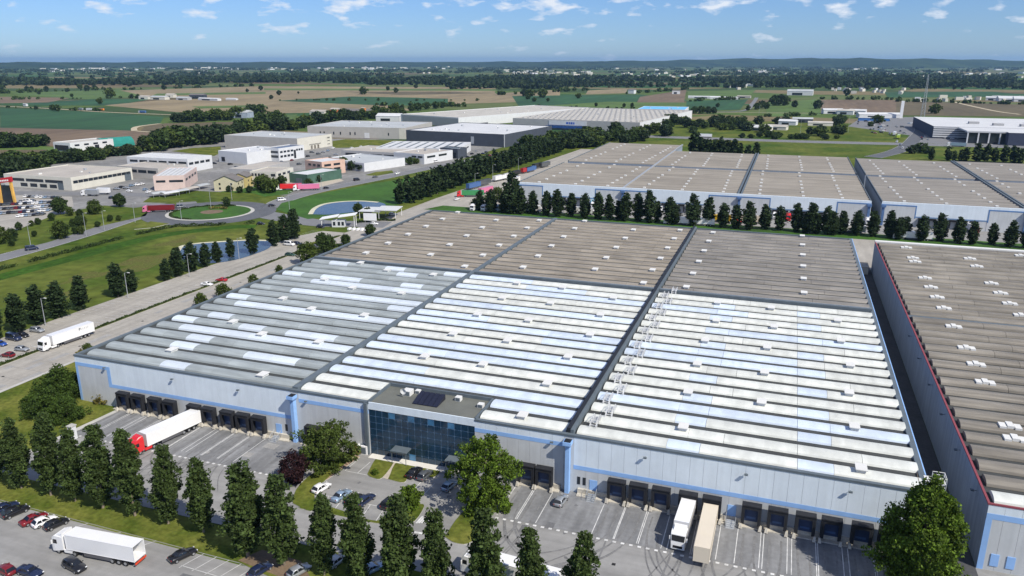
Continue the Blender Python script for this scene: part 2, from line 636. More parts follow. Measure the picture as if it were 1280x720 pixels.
def ridge(name, pts, depth, mat):
    """long low wooded rise; pts: (x, y, height) along its crest"""
    mb = MB()
    rows = []
    n = len(pts)
    for i, (x, y, h) in enumerate(pts):
        l = math.hypot(x, y)
        ux, uy = x / l, y / l
        row = []
        for k in range(9):
            t = -1 + 2 * k / 8
            zz = h * (math.cos(t * math.pi / 2)) ** 1.3 * (1 + 0.10 * math.sin(i * 1.7 + k * 2.1)) - 1.0
            row.append((x + ux * depth * t, y + uy * depth * t, zz))
        rows.append(row)
    for i in range(n - 1):
        for k in range(8):
            mb.poly([rows[i][k], rows[i + 1][k], rows[i + 1][k + 1], rows[i][k + 1]])
    return struct(name, mb, mat, 'low wooded hills along the horizon', smooth=True)


HILL = M('wooded_hill', (0.016, 0.032, 0.016), var=0.3, scale=0.0022, fine=0.4, rough=0.95, spec=0.0, col2=(0.042, 0.065, 0.022))
cr_pts = []
for i in range(90):
    px = -260 + 1800 * i / 89
    d = 13500 + 900 * math.sin(i * 0.35)
    # crest height: flat on one side of the view, swelling hills on the other
    up_px = np.interp(px, [-260, 0, 300, 640, 800, 930, 1050, 1180, 1280, 1540], [0.8, 0.8, 0.8, 1.2, 2.2, 4.6, 4.9, 3.9, 2.4, 1.2]) + 0.18 * math.sin(i * 0.9) + 0.10 * math.sin(i * 2.3 + 1)
    r = ray(px, 78.5)
    hz = math.hypot(r[0], r[1])
    x, y = r[0] / hz * d, r[1] / hz * d
    cr_pts.append((x, y, HC + (up_px - 1.4) / FPX * d))
ridge('hills', cr_pts, 1900, HILL)

Z1 = 0.0
fields = [
    (F_GREEN, [(0, 135), (60, 137), (120, 140), (205, 146), (200, 154), (176, 157), (163, 163), (0, 160)]),
    (F_BROWN, [(-60, 158), (0, 159.5), (165, 163), (260, 167.5), (300, 167), (250, 180), (170, 184), (60, 182), (-60, 176)]),
    (F_DARK, [(176, 163), (180, 158.5), (206, 154), (330, 151), (330, 160), (255, 166), (178, 164)]),
    (F_GREEN, [(30, 129), (115, 124), (195, 123), (140, 132), (20, 131)]),
    (F_BROWN, [(-60, 120), (90, 122), (60, 128), (-60, 130)]),
    (F_LIME, [(10, 116), (150, 112), (190, 120), (110, 124), (60, 121)]),
    (F_TAN, [(130, 131.5), (200, 125), (330, 122), (480, 130), (520, 138), (330, 142), (220, 140)]),
    (F_TAN, [(150, 113), (330, 107.5), (620, 109), (617, 124), (470, 122), (350, 124), (190, 122)]),
    (F_GREEN, [(345, 126), (440, 120.5), (520, 122), (602, 125.5), (560, 132.5), (460, 131)]),
    (F_TAN, [(560, 120), (700, 112), (700, 126), (560, 130)]),
    (F_LIME, [(330, 143), (372, 143), (366, 149), (330, 152)]),
    (F_GREEN, [(640, 120), (800, 118), (860, 125), (840, 131), (650, 135)]),
    (F_LIME, [(650, 134), (760, 127), (860, 128), (870, 137), (700, 142)]),
    (F_TAN, [(735, 113), (785, 110.5), (782, 116.5), (732, 118)]),
    (F_BROWN, [(800, 121), (858, 112), (855, 128), (796, 128)]),
    (F_LIME, [(860, 114), (945, 112), (935, 121), (858, 128)]),
    (F_GREEN, [(858, 126), (935, 124), (925, 137), (858, 139)]),
    (F_LIME, [(955, 128), (1026, 124), (1026, 144), (960, 146)]),
    (F_BROWN, [(1026, 124.5), (1120, 125), (1120, 146), (1026, 141)]),
    (F_DARK, [(1120, 126), (1290, 131), (1300, 146), (1120, 144)]),
    (F_GREEN, [(1105, 115), (1240, 114.5), (1300, 120), (1110, 122)]),
    (F_LIME, [(330, 110.5), (620, 111.5), (622, 113.5), (330, 112.6)]),
    (F_LIME, [(196, 117), (332, 115), (332, 117.2), (190, 119.6)]),
    (F_DARK, [(430, 115), (560, 114.5), (620, 116.5), (500, 118.5)]),
    (F_LIME, [(240, 133), (330, 131.2), (335, 133.4), (250, 135.6)]),
    (F_LIME, [(-80, 177), (40, 181), (110, 190), (60, 205), (-80, 205)]),
    (F_DARK, [(-60, 188), (60, 187), (40, 197), (-60, 203)]),
]
for i, (m, pts) in enumerate(fields):
    sheet('field', gp(pts), -0.2 + 0.008 * i, m)
for pts, w in (([(168, 163.5), (168, 160), (176, 157.5), (200, 154.5)], 7), ([(170, 164), (200, 165.5), (255, 167)], 6), ([(1190, 127), (1240, 138), (1275, 143)], 7), ([(-40, 130.5), (60, 135.5), (130, 140), (230, 144)], 7), ([(845, 139), (925, 139), (940, 130), (946, 122)], 8), ([(846, 140), (1020, 141.5)], 6)):
    mb = MB()
    strip_mesh(mb, gp(pts), w, 0.02)
    struct('track', mb, TRACK if w != 8 else ROADM)

# meadow round the site, as one sheet under the roads
sheet('grass', [(-900, -40), (400, -40), (400, 1150), (-150, 1150), (-200, 760), (-520, 520), (-620, 330), (-900, 250)], 0.0, GRASSG, label='rough meadow round the works')

# ------------------------------------------------------------------ site paving
sheet('pavement', [(-181, 96), (130, 96), (130, 128.5), (-143, 128.5), (-146, 126.5), (-147.5, 96.2)], 0.06, LANE, label='pale asphalt lane before the docks')
sheet('service_road', [(-199.5, 40), (-199.5, 420), (-186, 720), (-150, 720), (-149, 425), (140, 425), (140, 328.5), (27.4, 328.5), (-180.8, 328.5), (-180.8, 40)], 0.05, CONC, label='concrete service road round the warehouse')
sheet('aisle', [(27.3, 96), (35.6, 96), (35.6, 340), (27.3, 340)], 0.075, M('shaded_aisle_asphalt', (0.065, 0.066, 0.070), var=0.2, scale=0.2, fine=0.15))  # shade between the two warehouses is put into this near black floor colour
sheet('car_park', [(-218, 40), (-218, 300), (-212, 318), (-199.3, 318), (-199.3, 40)], 0.055, CONC, label='concrete car park beside the service road')
sheet('car_park', [(-260, 20), (-70, 20), (-70, 88.0), (-79, 87.6), (-260, 89.6)], 0.05, LANE, label='pale asphalt lorry park before the poplars')
sheet('loading_bay', [(-145, 113.8), (-90, 113.6), (-90, 127.9), (-145, 127.9)], 0.09, ASPH)
sheet('loading_bay', [(-43, 115.0), (26.5, 115.0), (26.5, 127.9), (-43, 127.9)], 0.09, ASPH)
sheet('office_forecourt', gp([(430, 580), (470, 560), (620, 588), (618, 640), (560, 690), (520, 688), (380, 640), (398, 600)]), 0.078, LANE)
sheet('yard', [(-147, 402), (140, 402), (140, 425.3), (-147, 425.3)], 0.08, LANE)

mk = MB()


def line(a, b, w=0.16, z=0.12):
    dx, dy = b[0] - a[0], b[1] - a[1]
    l = math.hypot(dx, dy)
    nx, ny = -dy / l * w / 2, dx / l * w / 2
    mk.poly([(a[0] + nx, a[1] + ny, z), (a[0] - nx, a[1] - ny, z), (b[0] - nx, b[1] - ny, z), (b[0] + nx, b[1] + ny, z)][::-1] if False else [(a[0] - nx, a[1] - ny, z), (b[0] - nx, b[1] - ny, z), (b[0] + nx, b[1] + ny, z), (a[0] + nx, a[1] + ny, z)])


DOCKS = [-143.0, -138.6, -133.6, -129.2, -122.2, -118.1, -113.0, -108.8, -104.6, -90.7, -87.1, -42.1, -38.5, -24.3, -20.2, -16.0, -11.1, -6.9, 0.0, 4.4, 9.0, 13.2, 18.0, 22.2]
for x in DOCKS:
    if x < -95 or x > -44:
        for s in (-1.95, 1.95):
            line((x + s, 126.2), (x + s, 115.4), 0.14)
for x0, x1, y in ((-144, -80, 113.4), (-44, 34, 114.6)):
    x = x0
    while x < x1:
        line((x, y), (x + 0.62, y), 0.5)
        x += 1.45
for i in range(24):
    line((-198.8, 50 + i * 11.3), (-203.6, 50 + i * 11.3), 0.13)
for i in range(110):
    line((-213.0, 44 + i * 2.5), (-217.6, 44 + i * 2.5), 0.13)
    line((-199.6, 44 + i * 2.5), (-204.2, 44 + i * 2.5), 0.13)
for i in range(40):
    x = -175 + i * 2.6
    if i % 3 == 0 or x > -88:
        line((x, 88.2), (x - 1.3, 83.6 if x > -88 else 86.2), 0.11)
line((-88, 84.2), (-72, 83.6), 0.13)
for i in range(8):
    a = np.array(G(377 + 1 * i, 612 + 2 * i))
    x = -79.6 + i * 3.0
    line((x, 110.6), (x + 0.6, 106.3), 0.12)
line((-80, 110.6), (-58, 110.8), 0.12)
for x in (-78.6, -75.7, -72.8, -62.2, -59.5, -56.8):
    line((x, 124.8 if x < -70 else 121.6), (x - 0.2, 120.0 if x < -70 else 117.3), 0.12)
line((-78.8, 120), (-72.6, 120), 0.12)
line((-62.4, 117.2), (-56.8, 117.2), 0.12)
for k in range(5):
    p = G(521 + k * 3.2, 654 - k * 0.1)
    line((p[0], p[1] - 0.2), (p[0] + 0.1, p[1] + 2.2), 0.35)
line(G(512, 664.5), G(528, 667.5), 0.5)
struct('road_marking', mk, PAINT, 'white painted bay lines and lane dashes')

WORN = M('tyre_darkened_asphalt', (0.165, 0.165, 0.166), var=0.2, scale=0.5, fine=0.2)
PATCH = M('asphalt_patch', (0.135, 0.136, 0.14), var=0.15, scale=0.4, fine=0.15)
PATCHL = M('pale_asphalt_patch', (0.285, 0.28, 0.27), var=0.12, scale=0.4, fine=0.12)
g0 = random.Random(21)
mb = MB()
for x in DOCKS:
    if x < -95 or x > -44:
        for k in range(2):
            dx = g0.uniform(-9, 9)
            for o_ in (-0.95, 0.95):
                strip_mesh(mb, [(x + o_, 124.5), (x + o_, 119), (x + o_ + dx * 0.12, 114.5), (x + o_ + dx * 0.5, 109.5 + g0.uniform(-1, 1)), (x + o_ + dx * 1.3, 104 + g0.uniform(-2, 2))], g0.uniform(0.2, 0.38), 0.098 + 0.0012 * (k + (o_ > 0) * 2))
struct('tyre_track', mb, WORN)
mb = MB()
for k in range(16):
    x, y = g0.choice((g0.uniform(-140, -95), g0.uniform(-40, 25))), g0.uniform(99, 125)
    w_0, l_0 = g0.uniform(0.6, 3.2), g0.uniform(0.8, 2.6)
    mb.poly([(x, y, 0.106), (x + w_0, y, 0.106), (x + w_0, y + l_0, 0.106), (x, y + l_0, 0.106)], k % 2)
for k in range(14):
    x, y = g0.uniform(-170, -85), g0.uniform(70, 86)
    w_0, l_0 = g0.uniform(0.8, 5), g0.uniform(0.6, 2)
    mb.poly([(x, y, 0.062), (x + w_0, y, 0.062), (x + w_0, y + l_0, 0.062), (x, y + l_0, 0.062)], k % 2)
for k in range(26):
    x, y = g0.uniform(-197, -183), g0.uniform(110, 320)
    w_0, l_0 = g0.uniform(0.6, 2.4), g0.uniform(1, 9)
    mb.poly([(x, y, 0.062), (x + w_0, y, 0.062), (x + w_0, y + l_0, 0.062), (x, y + l_0, 0.062)], 1)
struct('asphalt_patch', mb, [PATCH, PATCHL])
mb = MB()
for k in range(40):
    x, y = g0.choice((g0.uniform(-142, -92), g0.uniform(-42, 24), g0.uniform(-75, -50))), g0.uniform(100, 124)
    mb.poly([(x + r0 * math.cos(a), y + r0 * 1.3 * math.sin(a), 0.109) for r0, a in [(g0.uniform(0.15, 0.45), 2 * math.pi * i / 9) for i in range(9)]])
struct('oil_stain', mb, PATCH)
mb = MB()
for x in range(-140, 30, 17):
    mb.box(x, 108.2, 0.06, x + 0.6, 108.8, 0.1)
for y in range(60, 320, 24):
    mb.box(-190.4, y, 0.05, -189.7, y + 0.6, 0.08)
struct('drain_cover', mb, TYRE)
mb = MB()
for y in range(48, 410, 6):
    mb.poly([(-199.4, y, 0.058), (-181.9, y, 0.058), (-181.9, y + 0.09, 0.058), (-199.4, y + 0.09, 0.058)])
for y in range(48, 300, 6):
    mb.poly([(-217.9, y, 0.063), (-199.4, y, 0.063), (-199.4, y + 0.09, 0.063), (-217.9, y + 0.09, 0.063)])
struct('slab_joint', mb, WORN)
# banks and worn spots of the big lawn
BANK = M('bank_grass', (0.034, 0.078, 0.010), var=0.3, scale=0.05, fine=0.3, spec=0.05)
DRY = M('dry_grass', (0.155, 0.135, 0.050), var=0.3, scale=0.15, fine=0.35, spec=0.05, col2=(0.085, 0.110, 0.022))
mb = MB()
strip_mesh(mb, [(-283, 110), (-283, 170), (-282, 230), (-280, 280), (-262, 309), (-250, 316)], 9, 0.012)
struct('grass_bank', mb, BANK)
for cx, cy, ra, rb in ((-247, 243, 9, 17), (-252, 215, 5, 9), (-262, 275, 6, 12), (-238, 190, 4, 10)):
    sheet('dry_grass', [(cx + ra * (1 + 0.25 * math.sin(3 * t + cx) + 0.12 * math.sin(7 * t)) * math.cos(t), cy + rb * (1 + 0.25 * math.sin(3 * t + cx) + 0.12 * math.sin(7 * t)) * math.sin(t)) for t in [2 * math.pi * i / 40 for i in range(40)]], 0.016, DRY)

# lawns with kerbs
sheet('lawn', [(-260, 89.9), (-79.5, 88.0), (-72, 86.5), (-64, 86.5), (-30, 88), (-27, 95.8), (-79, 95.6), (-148, 95.9), (-260, 96)], 0.16, GRASS, 0.0, 'long grass strip under the poplar row')
sheet('worn_ground', [(-80, 88.4), (-70, 87.0), (-66, 88.6), (-70, 91.8), (-78, 92.2)], 0.168, SOIL)
sheet('lawn', [(-180.7, 96.1), (-150, 96.1), (-147.6, 97), (-146.2, 118), (-145.2, 126.8), (-158.4, 128.3), (-158.6, 300), (-180.7, 300)], 0.15, GRASS, 0.0)
strip = MB()
strip_mesh(strip, [(-181.3, 40), (-181.3, 150), (-181.3, 400)], 1.2, 0.19)
struct('pavement', strip, KERB)
strip = MB()
strip_mesh(strip, [(-147, 97), (-145.8, 112), (-144.8, 126)], 1.3, 0.19)
struct('pavement', strip, KERB)
# planted divider between car park and road
sheet('verge', [(-199.0, 40), (-199.0, 312), (-197.2, 312), (-197.2, 40)], 0.17, M('verge_grass', (0.085, 0.095, 0.028), var=0.3, scale=0.3, fine=0.2), 0.0)
lawns = [
    [(366, 630), (371, 612), (392, 592), (436, 567), (445, 569), (408, 600), (393, 620), (400, 631), (388, 640)],
    [(372, 636), (400, 632), (430, 640), (470, 652), (500, 640), (526, 631), (529, 637), (512, 656), (470, 655), (420, 645)],
    [(459, 594), (468, 577), (476, 571), (494, 574), (478, 598), (466, 598)],
    [(485, 600), (500, 577), (548, 586), (541, 598), (528, 592), (512, 594), (505, 604)],
    [(556, 672), (575, 645), (600, 625), (630, 616), (612, 648), (590, 678), (570, 680)],
]
for i, l in enumerate(lawns):
    P = smooth_line(gp(l) + [G(*l[0])], 4)[:-1]
    sheet('lawn', P, 0.2 + 0.006 * i, GRASS, 0.0)
sheet('footpath', gp([(478, 598), (485, 600), (503, 575), (496, 573)]), 0.18, BEIGE, 0.0)
sheet('footpath', [(-77, 126.2), (-53, 126.2), (-53, 129.3), (-77, 129.3)], 0.22, M('white_paving', (0.62, 0.60, 0.55), var=0.06), 0.0)
sheet('footpath', gp([(398, 601), (408, 601), (450, 572), (441, 569)]), 0.185, M('brick_paving', (0.34, 0.24, 0.17), var=0.15), 0.0)
sheet('lawn', [(-190, 386), (140, 386), (140, 400.5), (-150, 400.5), (-185, 400.5)], 0.2, GRASSD, 0.0)  # darker grass here: shadows along the poplar row put into the colour
sheet('lawn', gp([(372, 308), (395, 302), (430, 306), (420, 313), (395, 318), (378, 316)]), 0.2, GRASS, 0.0)

# main road, roundabout and lanes
RC = (-297.0, 338.5)
road('road', [(-312, 120), (-310, 180), (-311, 230), (-316, 270), (-322, 298), (-325, 315), (-318, 330)], 11.5, 0.05, ROADM)
mb = MB()
n = 48
for i in range(n):
    a, b = 2 * math.pi * i / n, 2 * math.pi * (i + 1) / n
    mb.poly([(RC[0] + r * math.cos(t), RC[1] + r * math.sin(t), 0.09) for r, t in ((22.5, a), (35, a), (35, b), (22.5, b))])
struct('roundabout', mb, DARKROAD, 'grey asphalt ring of the roundabout')
mb = MB()
for i in range(n):
    a, b = 2 * math.pi * i / n, 2 * math.pi * (i + 1) / n
    mb.poly([(RC[0] + r * math.cos(t), RC[1] + r * math.sin(t), 0.2) for r, t in ((21.0, a), (23.2, a), (23.2, b), (21.0, b))])
struct('roundabout_apron', mb, KERB)
sheet('roundabout_island', [(RC[0] + 21.2 * math.cos(2 * math.pi * i / n), RC[1] + 21.2 * math.sin(2 * math.pi * i / n)) for i in range(n)], 0.3, GRASSD, 0.0)
sheet('gravel_bed', [(RC[0] + 6 * math.cos(2 * math.pi * i / 24) , RC[1] + 1 + 6 * math.sin(2 * math.pi * i / 24)) for i in range(24)], 0.33, SOIL)
road('road', [(-275, 362), (-283, 386), (-283, 425), (-272, 489), (-260, 575), (-251, 610), (-236, 720), (-225, 830)], 12, 0.06, ROADM)
road('road', [(-268, 345), (-245, 338), (-222, 334), (-200, 340), (-189, 342)], 15, 0.065, ROADM, line=False)
road('road', [(-322, 350), (-345, 368), (-380, 372), (-425, 362), (-480, 345)], 11, 0.07, ROADM, line=False)
sheet('industrial_yard', [(-560, 270), (-398, 275), (-350, 330), (-335, 372), (-342, 388), (-375, 380), (-366, 396), (-290, 400), (-286, 430), (-277, 490), (-262, 600), (-262, 730), (-430, 740), (-560, 700)], 0.035, M('worn_yard', (0.195, 0.192, 0.185), var=0.28, scale=0.03, fine=0.2))
sheet('grass', gp([(0, 296), (40, 284), (100, 262), (130, 257), (170, 260), (186, 264), (182, 270), (120, 284), (60, 303), (0, 318)]), 0.09, GRASSG)
sheet('grass', gp([(178, 253), (190, 245), (270, 240), (318, 242), (330, 246), (270, 250), (215, 254)]), 0.09, GRASSG)
sheet('grass', gp([(345, 262), (352, 254), (400, 242), (470, 229), (540, 218), (600, 206), (600, 222), (480, 262), (385, 274)]), 0.092, GRASSD, label='rich green lawn round the pond by the gate')
sheet('traffic_island', gp([(168, 287), (188, 277), (212, 280), (190, 285)]), 0.2, GRASSG, 0.0)
sheet('grass', gp([(405, 178), (432, 174), (520, 176), (545, 178), (500, 183.5), (420, 185)]), 0.06, GRASS)
sheet('grass', gp([(214, 189), (240, 185), (276, 183), (276, 191), (268, 195)]), 0.06, GRASS)
sheet('grass', gp([(456, 219), (470, 215), (490, 213), (492, 216), (470, 220)]), 0.06, GRASS)
sheet('verge', gp([(362, 233), (400, 226), (422, 222), (430, 226), (400, 234)]), 0.06, BEIGE)
sheet('grass', gp([(310, 233), (345, 236), (380, 232), (360, 243), (320, 247), (275, 240)]), 0.06, GRASSD)
# dealership car park
sheet('car_park', gp([(-40, 250), (10, 244), (90, 246), (92, 258), (60, 272), (20, 288), (-40, 300)]), 0.08, CONC)

# ponds
top1 = [(222, 314), (228, 308), (248, 304.5), (275, 302.5), (310, 300.5), (334, 301)]
pl = gp(top1 + [(338, 309), (318, 318), (285, 327), (245, 330), (228, 326)])
pl = smooth_line(pl + [pl[0]], 4)[:-1]
sheet('pond', pl, 0.14, WATER, label='narrow pond behind the poplars')
mb = MB()
strip_mesh(mb, gp(top1), 2.2, 0.16)
struct('pond_rim', mb, RIM)
top2 = [(388, 268), (393, 261), (405, 255.5), (425, 252.5), (450, 251.5), (473, 253)]
pl = gp(top2 + [(482, 256), (478, 260.5), (458, 263.5), (436, 266), (412, 268.5)])
pl = smooth_line(pl + [pl[0]], 4)[:-1]
sheet('pond', pl, 0.14, WATER, label='blue pond with a pale rim by the gate')
mb = MB()
strip_mesh(mb, gp(top2), 2.6, 0.16)
struct('pond_rim', mb, RIM)
# highway beyond the rear warehouses
road('highway', [(-420, 872), (-260, 872), (-110, 868), (10, 866), (105, 873), (220, 880), (420, 890)], 26, 0.06, ROADM)
road('road', [(70, 740), (92, 790), (112, 860), (132, 960), (150, 1060), (158, 1150)], 15, 0.10, DARKROAD)
sheet('car_park', gp([(1060, 158), (1075, 148), (1150, 146), (1142, 170), (1110, 165)]), 0.03, ROADM)
sheet('car_park', [(128, 890), (430, 890), (430, 980), (160, 1130), (140, 1130)], 0.028, ROADM)

# ------------------------------------------------------------------ main warehouse
X0, X1, Y0, Y1, WH = -158.0, 27.3, 128.0, 328.5, 12.0
XD1, XD2, YM = -95.6, -34.0, 230.6


def L(mb, ox, oy):
    mb.v = [(x - ox, y - oy, z) for x, y, z in mb.v]
    return mb


class At:
    """builds parts whose coordinates are given in the world, for a thing standing at (x, y)"""

    def __init__(s, root):
        s.r = root
        s.x, s.y = root.location.x, root.location.y
        s.z = root.location.z

    def part(s, name, mb, mats, parent=None, kind=None, smooth=False):
        mb.v = [(x - s.x, y - s.y, z - s.z) for x, y, z in mb.v]
        return part(name, mb, mats, parent or s.r, kind, smooth)


def copy_part(src, parent, loc):
    o = src.copy()
    COL.objects.link(o)
    o.parent = parent
    o.location = loc
    return o


MW = thing('warehouse', 'huge main warehouse with striped white, grey and beige vaulted roof and blue trim', 'warehouse', (X0, Y0, 0))
A = At(MW)
# core walls stand just behind the precast panels
mb = MB()
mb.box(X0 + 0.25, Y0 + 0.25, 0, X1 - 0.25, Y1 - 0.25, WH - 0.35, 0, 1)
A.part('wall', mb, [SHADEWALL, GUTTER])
OX0, OX1, OYB = -77.2, -53.4, 137.6      # office notch in the roof

# front panels in three painted zones
bands = [(X0, -147.2, 'high'), (-147.2, -96.6, 'low'), (-94.4, -77.4, 'high'), (-53.4, -35.0, 'high'), (-33.0, X1, 'low')]
pan = {}


def panel_mesh(w, zone):
    k = (round(w, 2), zone)
    if k not in pan:
        m_ = MB()
        zb = 5.0 if zone == 'low' else 9.4
        m_.box(0.015, 0, 0, w - 0.015, 0.22, zb, 1)
        m_.box(0.015, 0, zb + 0.001, w - 0.015, 0.22, WH, 0)
        pan[k] = m_.mesh('wall_panel', [WALL_L, WALL_G])
    return pan[k]


bb = MB()
for a, b, zone in bands:
    n = max(1, round((b - a) / 2.43))
    w = (b - a) / n
    for i in range(n):
        link('wall_panel', panel_mesh(w, zone), MW, (a + i * w - X0, 0.0, 0))
    zb = 5.0 if zone == 'low' else 9.4
    m_ = MB()
    m_.box(a, Y0 - 0.03, zb, b, Y0 + 0.1, zb + 0.85)
    if a == X0:
        m_.box(b - 1.0, Y0 - 0.032, 5.0, b, Y0 + 0.1, zb - 0.002)
        m_.box(a - 0.03, Y0 - 0.034, 0.2, a + 0.7, Y0 + 0.1, zb - 0.002)
    A.part('blue_band', m_, BLUE)
mb = MB()
mb.box(-96.6, Y0, 0, -94.4, Y0 + 0.22, WH, 0)
mb.box(-35.0, Y0, 0, -33.0, Y0 + 0.22, WH, 0)
A.part('pilaster', mb, WALL_G)
mb = MB()
mb.box(X0 - 0.02, Y0 + 0.1, 5.0, X0 + 0.2, Y0 + 60, 6.0)
mb.box(X0 - 0.02, Y0 + 60.02, 5.0, X0 + 0.2, Y1, 6.0)
A.part('blue_band', mb, BLUE)
# plinth and dock ledge
for a, b in ((-146.5, -97.0), (-94, -84.5), (-44.5, -35.5), (-32.0, -26.2), (-26.1, 26.8)):
    mb = MB()
    mb.box(a, Y0 - 0.5, 0, b, Y0 - 0.002, 1.15)
    mb.box(a, Y0 - 1.5, 0, b, Y0 - 0.502, 0.28)
    A.part('plinth', mb, PLINTH)
# blue downpipe columns with flared caps
for xc in (-95.5, -34.0):
    mb = MB()
    mb.box(xc - 0.4, Y0 - 1.15, 0, xc + 0.4, Y0 - 0.04, 9.9)
    col_ = A.part('blue_column', mb, BLUE)
    mb = MB()
    mb.hexa([(xc - 0.41, Y0 - 1.17, 9.9), (xc + 0.41, Y0 - 1.17, 9.9), (xc + 0.41, Y0 - 0.05, 9.9), (xc - 0.41, Y0 - 0.05, 9.9)],
            [(xc - 0.8, Y0 - 1.75, 10.5), (xc + 0.8, Y0 - 1.75, 10.5), (xc + 0.8, Y0 - 0.05, 10.5), (xc - 0.8, Y0 - 0.05, 10.5)], 0)
    mb.box(xc - 0.8, Y0 - 1.75, 10.501, xc + 0.8, Y0 - 0.05, 11.2, 0)
    mb.box(xc - 0.65, Y0 - 1.6, 11.2, xc + 0.65, Y0 - 0.1, 11.24, 1)
    A.part('column_cap', mb, [BLUE, BLACK], None)
mb = MB()
mb.box(-78.2, Y0 - 0.5, 0, -77.5, Y0 - 0.03, 11.9)
A.part('downpipe', mb, COPE)

# dock shelters: one shape, copied with its door and bumpers
s_ = MB()
d = 1.25
s_.box(-1.68, -d, 1.0, -1.4, -0.05, 4.7)
s_.box(1.4, -d, 1.0, 1.68, -0.05, 4.7)
s_.hexa([(-1.68, -d - 0.1, 4.62), (1.68, -d - 0.1, 4.62), (1.68, -0.05, 4.7), (-1.68, -0.05, 4.7)], [(-1.68, -d - 0.1, 4.84), (1.68, -d - 0.1, 4.84), (1.68, -0.05, 4.92), (-1.68, -0.05, 4.92)])
s_.box(-1.4, -d + 0.02, 4.0, 1.4, -d + 0.12, 4.62)
s_.box(-1.4, -d + 0.02, 1.0, -1.12, -d + 0.12, 4.0)
s_.box(1.12, -d + 0.02, 1.0, 1.4, -d + 0.12, 4.0)
SH = s_.mesh('dock_shelter', SHELTER)
s_ = MB()
s_.box(-1.3, -0.45, 1.2, 1.3, -0.3, 4.2, 0)
s_.box(-0.8, -0.48, 1.7, 0.8, -0.45, 2.1, 1)
DOOR = s_.mesh('dock_door', [DARKBLUE, M('door_window', (0.06, 0.11, 0.22), rough=0.3)])
BUMP = []
for sg in (-1, 1):
    s_ = MB()
    q_ = [(-1.95, -1.75, 0.28), (-1.35, -1.75, 0.28), (-1.35, -0.6, 0.28), (-1.95, -0.6, 0.28)], [(-1.85, -1.5, 1.15), (-1.55, -1.5, 1.15), (-1.4, -0.7, 1.0), (-1.95, -0.7, 1.0)]
    if sg > 0:
        q_ = [[(-x, y, z) for x, y, z in r][::-1] for r in q_]
    s_.hexa(*q_)
    BUMP.append(s_.mesh('dock_bumper', PLINTH))


def dock(x, y=Y0, root=None, ox=X0, oy=Y0):
    o = link('dock_shelter', SH, root or MW, (x - ox, y - oy - 0.5, 0))
    link('dock_door', DOOR, o, (0, 0.2, 0))
    for b_m in BUMP:
        link('dock_bumper', b_m, o, (0, 0, 0))


for x in DOCKS:
    dock(x)
# pedestrian doors, small windows, stairs, lamps
for x in (-100.2, -29.0, -3.4):
    mb = MB()
    mb.box(x - 0.75, Y0 - 0.08, 1.1, x + 0.75, Y0 - 0.002, 3.3)
    A.part('door', mb, BLUE)
    mb = MB()
    for k in range(5):
        mb.box(x - 0.75, Y0 - 1.0 - 0.34 * (k + 1), 0, x + 0.75, Y0 - 1.0 - 0.34 * k - 0.005, 1.1 - 0.2 * (k + 1) + 0.05)
    for sx in (-0.85, 0.85):
        mb.cyl((x + sx, Y0 - 0.6, 2.1), (x + sx, Y0 - 2.8, 1.1), 0.04, n=5)
        for k in range(4):
            yy = Y0 - 0.7 - k * 0.65
            mb.cyl((x + sx, yy, 0), (x + sx, yy, 2.05 - k * 0.28), 0.035, n=5)
    A.part('door_steps', mb, STEEL)
for x in (-98.2, -33.0 + 1.1, -30.8):
    mb = MB()
    mb.box(x - 0.3, Y0 - 0.05, 1.9, x + 0.3, Y0 - 0.003, 3.5)
    A.part('window', mb, WINDOW)
for x in (-148.4, -128.2, -109.9, -92.3, -37.3, -19.4, -1.5, 15.5):
    mb = MB()
    mb.cyl((x, Y0, 10.1), (x, Y0 - 0.4, 10.2), 0.05, n=5)
    mb.box(x - 0.3, Y0 - 0.75, 10.0, x + 0.3, Y0 - 0.35, 10.25)
    A.part('wall_lamp', mb, COPE)
# copings and parapets
for (a, b, c_, e) in ((X0 - 0.1, Y0 - 0.1, OX0, Y0 + 0.7), (OX1, Y0 - 0.1, X1 + 0.1, Y0 + 0.7), (X0 - 0.1, Y1 - 0.7, X1 + 0.1, Y1 + 0.1), (X0 - 0.1, Y0 + 0.71, X0 + 0.9, Y1 - 0.71), (X1 - 0.9, Y0 + 0.71, X1 + 0.1, Y1 - 0.71)):
    mb = MB()
    mb.box(a, b, WH - 0.3, c_, e, WH + 0.12)
    A.part('coping', mb, COPE)
mb = MB()
mb.box(X1 + 0.11, Y0 - 0.1, WH - 0.6, X1 + 0.3, Y1, WH + 0.1)
A.part('blue_band', mb, BLUE)
mb = MB()
mb.box(XD1 - 0.7, Y0 + 0.72, WH - 0.3, XD1 + 0.7, Y1 - 0.72, WH + 0.5)
A.part('parapet', mb, COPE)
mb = MB()
mb.box(XD2 - 0.7, Y0 + 0.72, WH - 0.3, XD2 + 0.05, Y1 - 0.72, WH + 1.1, 0)
mb.box(XD2 + 0.05, Y0 + 0.72, WH - 0.3, XD2 + 0.7, Y1 - 0.72, WH + 0.8, 1)
A.part('parapet', mb, [BLACK, COPE])
mb = MB()
for a, b in ((X0 + 0.95, XD1 - 0.75), (XD1 + 0.75, XD2 - 0.75), (XD2 + 0.75, X1 - 0.55)):
    mb.box(a, YM - 1.6, WH - 0.34, b, YM - 0.3, WH + 0.7, 0)
    mb.box(a, YM - 0.28, WH - 0.34, b, YM + 1.5, WH + 0.25, 1)
A.part('cross_parapet', mb, [COPE, STEEL])

# roof vaults: front half in sheets, back half as long vaults
PITCH_V = 5.58
vm = {}


